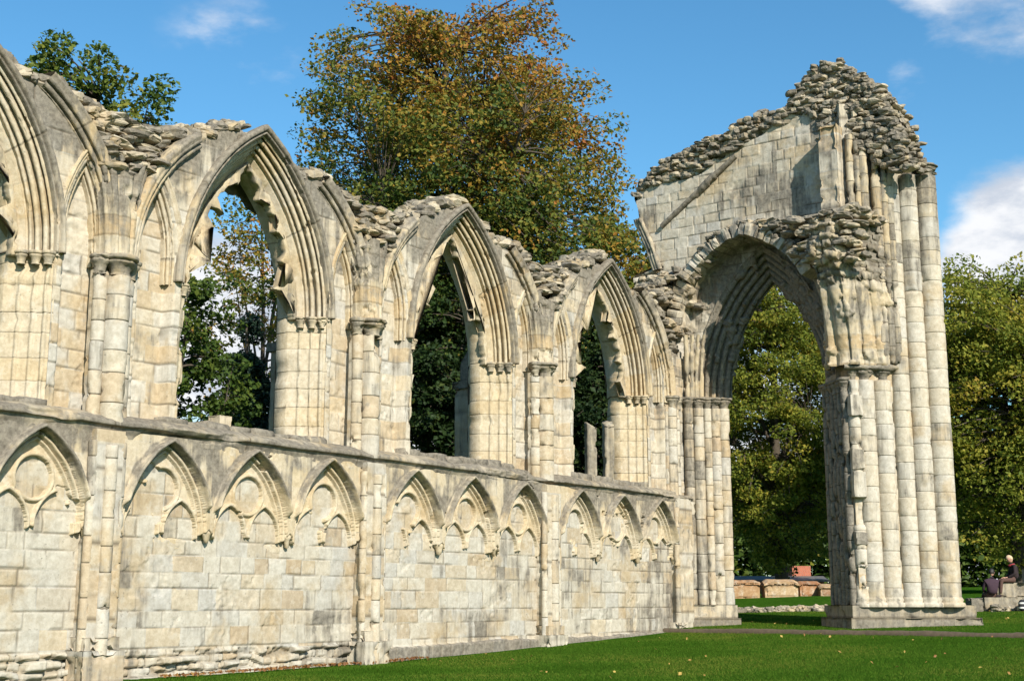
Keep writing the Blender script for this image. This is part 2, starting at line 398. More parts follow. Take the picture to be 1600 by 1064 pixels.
def boxgrid(mb, x0, x1, y0, y1, z0, z1, step=.07, tone=None, weather=0., seed=0, course=.38, rot=0, piv=(0, 0)):
    """box with subdivided faces and masonry courses"""
    rng = np.random.RandomState(seed); tn = rng.uniform(0, 1, 300)
    def face(A, B, C):
        A, B, C = map(np.array, (A, B, C)); nu = max(2, int(np.linalg.norm(B-A)/step)+1); nv = max(2, int(np.linalg.norm(C-A)/step)+1)
        a = np.linspace(0, 1, nu); b = np.linspace(0, 1, nv)
        p = A + a[None, :, None]*(B-A) + b[:, None, None]*(C-A)
        z = p[..., 2].ravel(); k = np.floor((z-z0)/course); fr = ((z-z0)/course) % 1
        j = np.clip(1-np.minimum(fr, 1-fr)*course/.03, 0, 1) if z1-z0 > course*1.3 else 0
        q = p.reshape(-1, 3).copy()
        if rot:
            c, s = math.cos(rot), math.sin(rot); dx, dy = q[:, 0]-piv[0], q[:, 1]-piv[1]
            q[:, 0] = piv[0]+c*dx-s*dy; q[:, 1] = piv[1]+s*dx+c*dy
        mb.add(q, grid_faces(nv, nu), tn[k.astype(int) % 300] if tone is None else tone, weather, j)
    a, b, c, d, e, f = x0, x1, y0, y1, z0, z1
    face((a, c, e), (b, c, e), (a, c, f)); face((b, d, e), (a, d, e), (b, d, f))
    face((a, d, e), (a, c, e), (a, d, f)); face((b, c, e), (b, d, e), (b, c, f))
    face((a, c, f), (b, c, f), (a, d, f)); face((a, d, e), (b, d, e), (a, c, e))
def plate(mb, poly, place, d0, d1, bev=.03, seed=0, tone=.5, weather=.1, step=.05):
    """thick broken stone plate from an outline, ragged edge"""
    p = np.asarray(poly, float); q = []
    for i in range(len(p)):
        a, b = p[i], p[(i+1) % len(p)]; n = max(1, int(np.linalg.norm(b-a)/step))
        for k in range(n): q.append(a+(b-a)*k/n)
    q = np.array(q); q = q + .022*np.stack([vnoise(P3(q[:, 0]*7, q[:, 1]*7, 0*q[:, 0]+seed), 1), vnoise(P3(q[:, 0]*7, q[:, 1]*7, 0*q[:, 0]+seed+9), 2)], 1)
    area = .5*np.sum(q[:, 0]*np.roll(q[:, 1], -1)-np.roll(q[:, 0], -1)*q[:, 1])
    if area < 0: q = q[::-1]
    t = np.roll(q, -1, 0)-np.roll(q, 1, 0); nrm = np.stack([t[:, 1], -t[:, 0]], 1); nrm /= np.linalg.norm(nrm, axis=1)[:, None]+1e-9
    rings = [(q - nrm*bev, d0), (q - nrm*bev*.3, d0+bev*.4), (q, d0+bev*1.2), (q, d1-bev), (q-nrm*bev, d1)]
    V = np.concatenate([place(r[:, 0], r[:, 1], np.full(len(r), d)) for r, d in rings]); n = len(q)
    i = np.arange(n); j = (i+1) % n
    F = np.concatenate([np.stack([k*n+i, (k+1)*n+i, (k+1)*n+j, k*n+j], 1) for k in range(len(rings)-1)])
    bm = bmesh.new(); vs = [bm.verts.new((a, b, 0)) for a, b in rings[0][0]]
    fc = bm.faces.new(vs); bm.verts.index_update()
    tri = bmesh.ops.triangulate(bm, faces=[fc])['faces']; T = np.array([[v.index for v in f_.verts] for f_ in tri]); bm.free()
    mb.add(V, [F, T, T[:, ::-1]+(len(rings)-1)*n], tone, weather, 0)

# ================================================================== terrain
GX = np.array([-200, 0, 14, 20, 26.7, 30.9])
GZ = np.array([.0, .05, .31, .37, .57, .735])
def ground_z(x, y):
    x = np.asarray(x, float); y = np.asarray(y, float)
    k = x - 31.0 + 0*y - (y)*.01           # kerb line
    lowz = np.interp(x, GX, GZ)
    far = np.interp(x, [31, 33, 36, 41.5, 46, 56, 80, 200], [.815, .90, 1.0, 1.14, 1.3, 1.74, 2.3, 4])
    far = far + np.where(x > 34, np.clip(-y-7, 0, 20)*.0, 0)
    low2 = lowz + np.clip(-y, 0, 10)*.0
    return np.where(k < 0, low2, far)
def axis(*segs):
    out = [np.arange(a, b, st) for a, b, st in segs]; return np.concatenate(out)
def lawn_mat():
    m, t, b = newmat('mown_grass'); co = t.nodes.new('ShaderNodeTexCoord').outputs['Object']
    a = noise(t, co, .35, 5); c = noise(t, co, 3.0, 6, .7); d = noise(t, co, 45, 4, .7)
    col = ramp(t, [(.3, (.028, .080, .007)), (.5, (.038, .104, .009)), (.72, (.058, .122, .012))]); t.links.new(c, col.inputs[0])
    k = mixc(t, maprange(t, a, .45, .65, 0, .5), col.outputs[0], (.055, .115, .012))
    k = mixc(t, 1.0, k, mixc(t, d, (.45, .5, .45), (1.5, 1.45, 1.5)), 'MULTIPLY')
    t.links.new(k, b.inputs['Base Color']); b.inputs['Roughness'].default_value = .95; b.inputs['Specular IOR Level'].default_value = 0
    bp = t.nodes.new('ShaderNodeBump'); bp.inputs['Strength'].default_value = 1; bp.inputs['Distance'].default_value = .04
    t.links.new(d, bp.inputs['Height']); t.links.new(bp.outputs[0], b.inputs['Normal'])
    return m
M_lawn = lawn_mat()
def lawn(name, xs, ys, side):
    xx, yy = np.meshgrid(xs, ys)
    x, y = xx.ravel(), yy.ravel()
    kx = 31.0 + y*.01
    x = np.where(x == 31.0, kx + (-.002 if side < 0 else .002), x)
    z = ground_z(x, y) + .02*fbm(P3(x*.5, y*.5, 0*x), 3, 3)
    mb = MB(); mb.add(np.stack([x, y, z], 1), grid_faces(len(ys), len(xs)), .5)
    o = mb.build(name, M_lawn); o['kind'] = 'structure'; return o
ys_ = axis((-900, -60, 60), (-60, -20, 4), (-20, 6, .5), (6, 60, 4), (60, 1001, 60))
lawn('lawn', np.concatenate([axis((-900, -20, 60), (-20, 10, 3), (10, 31, .4)), [31.0]]), ys_, -1)
lawn('lawn_beyond', np.concatenate([[31.0], axis((31.4, 60, .6), (60, 120, 6), (120, 1501, 60))]), ys_, 1)
# worn stone edge where the lawn steps up
mk = MB(); yk = np.arange(-40, .4, .12); kx = 31.0 + yk*.01
pr = [(.30, .022), (.02, .028), (-.035, .005), (-.045, -.06), (-.05, -.3)]
vv = np.array([[(x+dx + .012*math.sin(y*3.1), y, (.815)+dz+.012*math.sin(y*1.7)) for dx, dz in pr] for x, y in zip(kx, yk)])
mk.add(vv, grid_faces(len(yk), len(pr)), .3, .5); mk.erode(.02, 4, .02, 2, seed=4)
M_kerb = simple('earth_edge', (.085, .062, .040), .95, .3, 9)
o = mk.build('kerb', M_kerb); o['kind'] = 'structure'

# ================================================================== NAVE WALL
WC = [10.47, 16.54, 22.61, 28.68]            # window centres
SC = [7.3, 13.36, 19.43, 25.5, 31.75]        # vault shaft centres
PC = [7.05, 13.24, 19.45, 25.53, 31.62]      # lower pilaster centres
AW, AR, AZ = 1.80, 3.75, 6.80                # window arch: half width, radius, springing
AC = AR-AW
XE = 32.55                                   # east end
wall = thing('ruined_wall', 'long roofless medieval limestone wall with four pointed window openings above a blind arcade', 'ruined wall', (20, 0, .4))
pl = lambda u, z, d: np.stack([u, d, z], 1)
def arch_n(u, z, w, R, zs):
    c = R-w; a = np.abs(u)
    return np.where(z > zs, np.hypot(a+c, z-zs)-R, a-w)
def rib_n(u, z, R=3.0, c=.1, zs=6.9):
    a = np.abs(u); return np.where(z > zs, np.hypot(a+c, z-zs)-R, a-(R-c))
TU = np.array([-3.05, -2.6, -2.2, -1.6, -1.15, -.6, -.1, .35, 1.1, 1.7, 2.2, 2.6, 3.05])
TZ = np.array([9.18, 9.32, 9.50, 9.66, 9.86, 10.22, 10.2, 9.98, 9.74, 9.68, 9.58, 9.40, 9.18])
def skyline(x):
    b = np.argmin(np.abs(np.asarray(x)[:, None]-np.array(WC)[None]), 1); u = x-np.array(WC)[b]
    s = .0 + .16*vnoise(P3(x*1.1, 0*x, 0*x+3), 8) + .07*vnoise(P3(x*3.3, 0*x, 0*x), 9)
    return np.interp(u, TU, TZ) + s
# ---- upper wall face
ux = np.arange(7.3, XE, .025); uz = np.arange(4.12, 10.3, .025)
XX, ZZ = np.meshgrid(ux, uz); x, z = XX.ravel(), ZZ.ravel()
bi = np.argmin(np.abs(x[:, None]-np.array(WC)[None]), 1); u = x-np.array(WC)[bi]
ash = Ashlar(7, 33, 4.1, 10.5, (.24, .38), (.26, .72), 11)
h1, h2, h3, jn, dj = ash.eval(x, z, .013)
ru = Ashlar(7, 33, 7, 10.6, (.09, .19), (.14, .42), 21, warp=.06)
r1, r2, r3, rj, rd = ru.eval(x, z, .03)
an = arch_n(u, z, AW, AR, AZ); rn = rib_n(u, z)
p = P3(x, z, 0*x)
depth = (h2-.5)*.014 + .018*jn + .004*fbm(p*6, 1, 4) + .0035*fbm(p*17, 2, 3)
e_ = fbm(p*1.5, 31, 5); ero = smooth(.27, .32, e_); depth = depth + ero*(.016 + .03*np.clip(e_-.17, 0, 1) + .022*fbm(p*9, 32, 4))
# blind lancets beside the window: sunk panel
LU, LW, LR, LZ = 2.30, .40, 2.35, 7.2
ln = arch_n(np.abs(u)-LU, z, LW, LR, LZ)
depth = depth + .24*smooth(-.02, -.07, ln)*smooth(.13, .15, an)
# rubble core between the ribs
zone = smooth(.02, .12, rn + .05*fbm(p*3, 41, 3))*(z > 8.1)
core = np.clip(zone, 0, 1)
rubd = .14 + (r2-.5)*.26 + .10*rj + .05*fbm(p*6, 42, 3)
depth = depth*(1-core) + rubd*core
top = skyline(x) - np.where(core > .4, .22, .10)
keep = (an > -.03) & (z < top)
keep &= ~((np.abs(x-XE) < .03))
tone = np.where(core > .5, r1*.7, h1)
wea = .10 + .50*fbm(p*.9, 51, 5) + .42*smooth(7.6, 9.6, z) + .1*(h3 > .8)
wea = wea*(1-.3*core) + .35*core
joint = np.where(core > .5, rj*.7, jn)
mb = MB(); relief(mb, ux, uz, None, keep, pl(x, z, depth), tone, wea, joint); mb.build('upper_wall', M_ash, wall)
# ---- back face, coarse
bx = np.arange(7.3, XE+.05, .1); bz = np.arange(.2, 10.2, .1); BX, BZ = np.meshgrid(bx, bz); x, z = BX.ravel(), BZ.ravel()
bi = np.argmin(np.abs(x[:, None]-np.array(WC)[None]), 1); u = x-np.array(WC)[bi]
keep = ((arch_n(u, z, AW-.25, AR-.25, AZ) > -.02) | (z < 4.45)) & (z < skyline(x)-.2)
h1, h2, h3, jn, dj = ash.eval(x, z)
mb = MB(); relief(mb, bx, bz, None, keep, pl(x, z, 1.12+(h2-.5)*.03), h1, .5, jn)
mb.f = [q[:, ::-1] for q in mb.f]; mb.build('back_wall', M_grey, wall)
# ---- lower wall face
lx = np.arange(7.3, 32.45, .0225); lz = np.arange(-.1, 4.2, .0225)
XX, ZZ = np.meshgrid(lx, lz); x, z = XX.ravel(), ZZ.ravel()
la = Ashlar(7, 33, -.2, 4.3, (.25, .39), (.28, .74), 63)
h1, h2, h3, jn, dj = la.eval(x, z)
fo = Ashlar(7, 33, -.3, 1.2, (.075, .17), (.13, .42), 66, warp=.07)
r1, r2, r3, rj, rd = fo.eval(x, z, .03)
p = P3(x, z, 0*x)
depth = -.05 + (h2-.5)*.013 + .018*jn + .003*fbm(p*6, 61, 4) + .0035*fbm(p*17, 2, 3)
e_ = fbm(p*1.7, 62, 5); ero = smooth(.33, .37, e_); depth = depth + ero*(.012 + .03*np.clip(e_-.3, 0, 1) + .018*fbm(p*10, 63, 4))
ft = np.interp(x, [7, 13.2, 16.5, 19.2, 19.4, 25.5, 27, 31, 33], [.72, .74, .74, .70, .62, .72, .70, .76, .85]) + .05*fbm(P3(x*1.6, 0*x, 0*x), 64, 3)
rub_zone = smooth(19.35, 19.15, x)
foot = smooth(.015, -.02, z-ft)
depth = depth + foot*(rub_zone*(-.03 + (r2-.5)*.16 + .09*rj + .03*fbm(p*7, 65, 3)) + (1-rub_zone)*(-.12 + .03*fbm(p*4, 67, 3) + .02*(h2-.5)))
m_ = (foot > .5) & (rub_zone > .5)
tone = np.where(m_, r1*.75, h1); joint = np.where(m_, rj*.8, jn)
wea = .42*fbm(p*1.0, 68, 5) + .18*(h3 > .84) + .03 + .28*smooth(3.55, 4.1, z) + foot*(1-rub_zone)*.42 + foot*.12
# greyer towards the foot of the last bay
wea = wea + .25*smooth(1.9, 1.0, z)*smooth(28.5, 31, x) + .12*smooth(21, 26, x)
mb = MB(); relief(mb, lx, lz, None, np.ones(len(x), bool), pl(x, z, depth), tone, wea, joint); mb.build('lower_wall', M_pale, wall)

# ---- string course and weathered sill ledge
sx = np.arange(7.3, 32.42, .03)
prof = np.array([(.55, 4.50), (.30, 4.47), (.06, 4.44), (-.12, 4.385), (-.25, 4.32), (-.31, 4.285), (-.335, 4.265), (-.337, 4.225), (-.325, 4.21), (-.265, 4.20), (-.25, 4.15), (-.22, 4.08), (-.215, 4.02)])
tq = np.linspace(0, len(prof)-1, 46); ii = np.minimum(tq.astype(int), len(prof)-2); ff = (tq-ii)[:, None]; prof = prof[ii]*(1-ff)+prof[ii+1]*ff
X = np.repeat(sx[:, None], len(prof), 1); Y = np.broadcast_to(prof[:, 0], X.shape).copy(); Z = np.broadcast_to(prof[:, 1], X.shape).copy()
br = np.clip(fbm(P3(X*.9, Y*2, Z*2), 71, 4)-.05, 0, 1)                 # broken nosing
Y = Y + (br*.35).reshape(X.shape)*(Y < -.05) + .02*fbm(P3(X*4, Y*4, Z*4), 72, 3).reshape(X.shape)
Z = Z + .018*fbm(P3(X*1.5, Y*4, 0*Z), 73, 3).reshape(X.shape) - (br*.10).reshape(X.shape)*(Y < .1)
fr = (X/.95) % 1; j = np.clip(1-np.minimum(fr, 1-fr)*.95/.015, 0, 1)
mb = MB(); mb.add(np.stack([X, Y, Z], -1), grid_faces(*X.shape)[:, ::-1], (np.floor(X/.95).ravel()*.37) % 1, (.42 + .45*fbm(P3(X, Y*2, Z*2), 74, 4)), j.ravel()); mb.build('string_course', M_grey, wall)

# ---- window arches
_t = np.linspace(0, 1, 120); _b = np.zeros(120)
for c_, w_, a_ in ((.05, .045, .03), (.18, .06, .055), (.36, .055, .045), (.50, .035, .03), (.93, .06, .02)): _b = np.maximum(_b, a_*np.sqrt(np.clip(1-((_t-c_)/w_)**2, 0, 1)))
for c_, w_, a_ in ((.105, .024, .10), (.27, .032, .09), (.435, .026, .065), (.58, .035, .035)): _b = np.where(np.abs(_t-c_) < w_, -a_*np.sqrt(np.clip(1-((_t-c_)/w_)**2, 0, 1)), _b)
_sp = (np.array([-.015, .03])+_t[:, None]*(np.array([-.50, .56])-np.array([-.015, .03])) + np.array([-.74, -.67])*_b[:, None])[::-1]
ARCH_PROF = np.concatenate([[(-.20, 1.12), (-.48, .86)], _sp, [(.02, .0)]])
HOOD_PROF = np.array([(-.035, .06), (-.035, -.03), (-.032, -.065), (-.018, -.08), (.0, -.065), (.006, -.02), (.016, -.02), (.022, -.07), (.032, -.10), (.05, -.115), (.085, -.115), (.105, -.105), (.126, -.075), (.132, -.03), (.136, .06)])
_js = rolls((-.015, .03), (-.50, .56), 3, .042, 18, .0)
_t = np.linspace(0, 1, 55); _b = np.zeros(55)
for c_, w_, a_ in ((.10, .055, .05), (.36, .05, .035), (.66, .05, .035)): _b = np.maximum(_b, a_*np.sqrt(np.clip(1-((_t-c_)/w_)**2, 0, 1)))
_l = np.array([-.015, .03])+np.linspace(0, 1, 55)[:, None]*(np.array([-.50, .56])-np.array([-.015, .03])); _js = (_l + np.array([-.74, -.67])*_b[:, None])[::-1]
JAMB_PROF = np.concatenate([[(-.20, 1.12), (-.48, .86)], _js, [(.02, .0)]])
# broken cusps left of the tracery: (place along the arch, length, half width)
CUSPS = [([(.2, .35, .05), (.5, .25, .07), (.8, .2, .06)], [(.3, .4, .06), (.6, .3, .06)]),
         ([(.17, .70, .045), (.36, .22, .06), (.56, .18, .05), (.78, .24, .07)], [(.25, .50, .05), (.46, .26, .05), (.60, .32, .05), (.85, .16, .06)]),
         ([(.33, .36, .035), (.41, .32, .05), (.62, .16, .08), (.85, .15, .05)], [(.22, .24, .05), (.36, .50, .045), (.53, .48, .05), (.8, .15, .06)]),
         ([(.12, .30, .05), (.30, .22, .04), (.52, .26, .05), (.70, .28, .05)], [(.19, .78, .05), (.40, .30, .06), (.57, .50, .05), (.78, .2, .05)])]
for b, cx in enumerate(WC):
    mb = MB(); sweep_arch(mb, pl, cx, AZ, AW, AR, ARCH_PROF, vous=.62, seed=b*7, weather=-.08, wtop=.14)
    # jambs below the capitals, ragged
    for s in (-1, 1):
        zz, k, j = course_z(4.40, 6.80, .36, np.random.RandomState(b*3+s+29)); nn, dd = JAMB_PROF[:, 0], JAMB_PROF[:, 1]
        Uu = np.broadcast_to((AW+nn)[None], (len(zz), len(nn))).copy(); Zz = np.broadcast_to(zz[:, None], Uu.shape); Dd = np.broadcast_to(dd[None], Uu.shape).copy()
        tn = np.random.RandomState(b*3+s+9).uniform(.25, .8, 40)[k]; j = j*.6; ofs = np.random.RandomState(b*3+s+19).uniform(-.004, .004, 40)[k]; Uu = Uu + ofs[:, None] + .008*j[:, None]
        rag = fbm(P3(Uu*1.2+b*5+s*9, Zz*2.4, 0*Uu), 81, 4).reshape(Uu.shape)
        cut = np.clip(rag-(.02 if s < 0 else .22), 0, 1)*(.55 if s < 0 else .25)
        Uu = Uu + cut*smooth(.02, -.3, nn)[None]
        if s < 0: pro_ = np.random.RandomState(b+77).uniform(-.02, .085, 40)[k][:, None] + .05*fbm(P3(Zz*3+b, Dd*3, 0*Dd), 82, 4).reshape(Uu.shape); Uu = Uu - np.clip(pro_, 0, 1)*smooth(.03, .0, nn)[None]; Dd = Dd + cut*.25*smooth(.0, -.2, nn)[None]*(Dd < .6)
        f = grid_faces(*Uu.shape)
        if s < 0: f = f[:, ::-1]
        bc = lambda q: np.broadcast_to(q[:, None], Uu.shape).ravel()
        mb.add(pl((cx+s*Uu).ravel(), Zz.ravel(), Dd.ravel()), f, bc(tn), .02, bc(j))
    mb.erode(.008, 7, .03, 3.2, .32, seed=b)
    win = mb.build('window_arch', M_carv, wall)
    hm = MB(); sweep_arch(hm, pl, cx, AZ, AW, AR, HOOD_PROF, vous=.62, seed=b*7+3, weather=.28, wtop=.40); hm.erode(.006, 8, .03, 2.8, .34, seed=b+20)
    hm.build('hood_mould', M_carv, win)
    for s in (-1, 1):
        for q in (0, 1, 2):
            t = (.10, .36, .66)[q]; n_, d_ = -.015-.485*t, .03+.53*t
            cm_ = MB(); capital(cm_, cx+s*(AW+n_-.035), d_-.035, AZ-.21, .115, .22, weather=.25)
            cm_.erode(.008, 9, .03, 4, .25, seed=b*9+q+s); cm_.build('capital', M_carv, win)
    mb = MB()
    for s, cusps in zip((1, -1), CUSPS[b]):
        ra = AR-.42; tq_ = np.linspace(-.02, .985, 110); tm_ = math.acos(AC/ra)
        off = .07 + .05*np.abs(fbm(P3(tq_*9+b*7+s*3, 0*tq_, 0*tq_), 84, 3)) + .05*fbm(P3(tq_*24+b*5+s*2, 0*tq_, 0*tq_), 85, 3)
        for t_, h_, w_ in cusps: off = np.maximum(off, h_*np.clip(1-np.abs(tq_-t_)/w_, 0, 1)**1.3 + .05 + .03*fbm(P3(tq_*30+b, 0*tq_, 0*tq_), 86, 2))
        off = np.clip(off, .025, 2)*smooth(1.0, .93, tq_) + .02
        th = tq_*tm_; inr = [(s*(-AC+(ra-o)*math.cos(a)), AZ+(ra-o)*math.sin(a)) for a, o in zip(th, off) if -AC+(ra-o)*math.cos(a) > .0]
        otr = [(s*(-AC+ra*math.cos(a)), AZ+ra*math.sin(a)) for a in np.linspace(-.02*tm_, tm_, 30)]
        plate(mb, [(cx+a, q) for a, q in inr + otr[::-1]], pl, .38, .56, .022, seed=b*5+s, tone=.35, weather=.2, step=.04)
    mb.erode(.02, 7, .03, 3, .2, seed=b+40); mb.build('tracery', M_carv, win)
    mb = MB(); rng = np.random.RandomState(b+90); xs_ = np.arange(cx-1.75, cx+1.8, .48)
    stones(mb, [(a+rng.uniform(-.04, .04), .55+.0*a, 4.40+rng.uniform(-.03, .04)) for a in xs_], (.50, 1.15, .22), rng, .05, (.2, .7), (.4, .7), .02, 0, .12)
    mb.build('sill', M_grey, win)
    if b == 3:
        for uu, hh in ((-.22, 5.86), (.62, 6.0)):
            mb = MB(); zz = np.linspace(4.45, hh, 40); a = np.linspace(0, 2*math.pi, 20, endpoint=False)
            rr = .115 + .03*np.cos(a*4); X = cx+uu+rr[None]*np.cos(a)+0*zz[:, None]; Y = .5+rr[None]*1.25*np.sin(a)+0*zz[:, None]; Z = zz[:, None]+0*X + (zz[:, None] > hh-.05)*.09*np.cos(a*1+uu*9)
            mb.add(np.stack([X, Y, Z], -1), grid_faces(40, 20, True), .5, .35)
            mb.add(np.array([[X[-1].mean(), Y[-1].mean(), Z[-1].mean()+.02]]), np.zeros((0, 3), int)); n0 = mb.n-1
            i = np.arange(20); mb.f.append(np.stack([n0-20+i, n0-20+(i+1) % 20, i*0+n0], 1))
            mb.erode(.018, 7, .05, 3, .2, seed=int(hh*10)); mb.build('mullion_stump', M_grey, win)
    if b == 1:
        mb = MB(); boxgrid(mb, cx-.42, cx-.14, .42, .72, 4.45, 4.74, .05, tone=.6, weather=.15); mb.erode(.02, 7, .03, 4, seed=3); mb.build('mullion_stump', M_carv, win)
    # lancet mouldings and wall ribs of the bay
    lp = np.concatenate([[(-.15, .27), (-.145, .17)], rolls((.07, -.01), (-.14, .15), 3, .028, 14, 1.6)[::-1], [(.08, -.045), (.11, -.05), (.125, .03)]])
    for s in (-1, 1):
        mb = MB(); sweep_arch(mb, pl, cx+s*LU, LZ, LW, LR, lp, z0=6.75, vous=.55, seed=b*11+s, weather=-.05, wtop=.2)
        mb.erode(.008, 6, .02, 3, .3, seed=b+s); mb.build('lancet_moulding', M_carv, wall)
        mb = MB()
        rp = np.concatenate([[(-.17, .10), (-.17, -.02)], rolls((.02, -.15), (-.16, -.02), 2, .03)[::-1], [(.06, -.20), (.11, -.20), (.15, -.14), (.17, .02), (.17, .25)]])
        tend = {(-1): .60, 1: .66}[s] + .03*math.sin(b*2.3+s)
        Rr, c = 3.0, .1
        sweep_arch(mb, pl, cx, 6.9, Rr-c, Rr, rp, sides=(s,), t0=0, t1=tend, vous=.75, seed=b*13+s, weather=.05, wtop=.65)
        mb.erode(.012, 5, .04, 2.2, .28, seed=b*3+s+60); mb.build('wall_rib', M_carv, wall)

# ---- vault shafts with capitals and fan springers
for b, sx_ in enumerate(SC):
    last = b == 4
    mb = MB(); ztop = 6.62
    parts = ((0, -.14, .20), (-.27, -.04, .11), (.25, -.04, .11)) if not last else ((-.12, -.08, .14), (.18, -.05, .10))
    for i, (dx, dy, r) in enumerate(parts):
        shaft(mb, sx_+dx, dy, r, 4.2, ztop, .40, b*5+i, weather=.10)
    boxgrid(mb, sx_-.36, sx_+.33, -.04, .1, 4.2, 6.7, .06, weather=.05, seed=b)
    if b == 2:   # upper drums broken away under the capital
        v = mb.verts(); k = smooth(6.1, 6.5, v[:, 2])*(v[:, 0] > sx_-.05); v[:, 1] += k*.22; mb.v = [v]
    mb.erode(.008, 10, .05, 4.2, .24, seed=b+5); vs_ = mb.build('vault_shaft', M_ash, wall)
    cp = MB()
    for i, (dx, dy, r) in enumerate(parts): capital(cp, sx_+dx*1.12, dy-.02, 6.60, r*1.32+.03, .34, weather=.32)
    cp.erode(.022, 11, .05, 4, .15, seed=b+70); cp.build('capital', M_grey, vs_)
    if last: continue
    # fan springer: ribs spreading from the capital
    fz = np.linspace(6.92, 8.62, 60); ft_ = np.linspace(-1, 1, 90)
    g = (fz-6.92)/1.7
    hw = .30+.26*g**2; pb = .30-.05*g
    a = ft_*math.pi/2
    X = sx_ + hw[:, None]*np.sign(np.sin(a))[None]*np.abs(np.sin(a))[None]**.8; Y = .14 - (pb+.14)[:, None]*np.abs(np.cos(a))[None]**.6 + 0*X
    rip = np.abs(np.cos(a*6.0))**.55; Y = Y + .075*(1-rip[None])*(.6+.6*g[:, None]); X = X + .02*np.sin(a*24)[None]*g[:, None]; Z = np.broadcast_to(fz[:, None], X.shape)
    rag = (8.62 - .55*np.abs(ft_)**2*0 - .30*(fbm(P3(ft_*2+b*7, 0*ft_, 0*ft_), 88, 3)+.35))
    Z = np.minimum(Z, rag[None]); fr = (Z/.33) % 1; j = np.clip(1-np.minimum(fr, 1-fr)*.33/.014, 0, 1)
    mb = MB(); mb.add(np.stack([X, Y, Z], -1), grid_faces(*X.shape), (np.floor(Z/.33).ravel()*.41) % 1, (.12+.50*g[:, None]+0*X).ravel(), j.ravel())
    # broken crown of the springer
    tp = np.stack([X[-1], Y[-1], Z[-1]], 1); tb = tp.copy(); tb[:, 1] = .25; tb[:, 2] += .05
    mb.add(np.concatenate([tp, tb]), np.stack([np.arange(89), np.arange(1, 90), np.arange(91, 180), np.arange(90, 179)], 1), .3, .8)
    mb.erode(.014, 8, .07, 2.8, .2, seed=b+33); mb.build('springer', M_carv, vs_)
# ---- pilasters of the lower wall
for b, pc in enumerate(PC):
    mb = MB(); z0 = .1
    if b < 4:
        boxgrid(mb, pc-.27, pc+.27, -.34, .0, z0, 4.12, .06, weather=.12, seed=b+12)
        for dx in (-.27, .27): shaft(mb, pc+dx, -.27, .075, z0, 3.95, .5, b*3+9, 12, weather=.12)
        shaft(mb, pc+.02, -.33, .11, z0, 3.9, .45, b*3+19, 14, weather=.15)
    else:
        boxgrid(mb, pc-.18, pc+.6, -.30, .0, z0, 4.2, .06, weather=.2, seed=b+12)
        shaft(mb, pc-.18, -.25, .08, z0, 3.95, .5, 4, 12, weather=.2)
    mb.erode(.008, 8, .05, 3.6, .28, seed=b+14); pil = mb.build('pilaster', M_ash, wall)
    mb = MB(); boxgrid(mb, pc-.38, pc+.38, -.46, .0, -.1, .78, .05, weather=.22, seed=b+30, course=.4); boxgrid(mb, pc-.32, pc+.32, -.40, .0, .78, .98, .05, weather=.2, seed=b+31)
    mb.erode(.022, 5, .08, 2.2, .1, seed=b+15); mb.build('plinth', M_ash, pil)
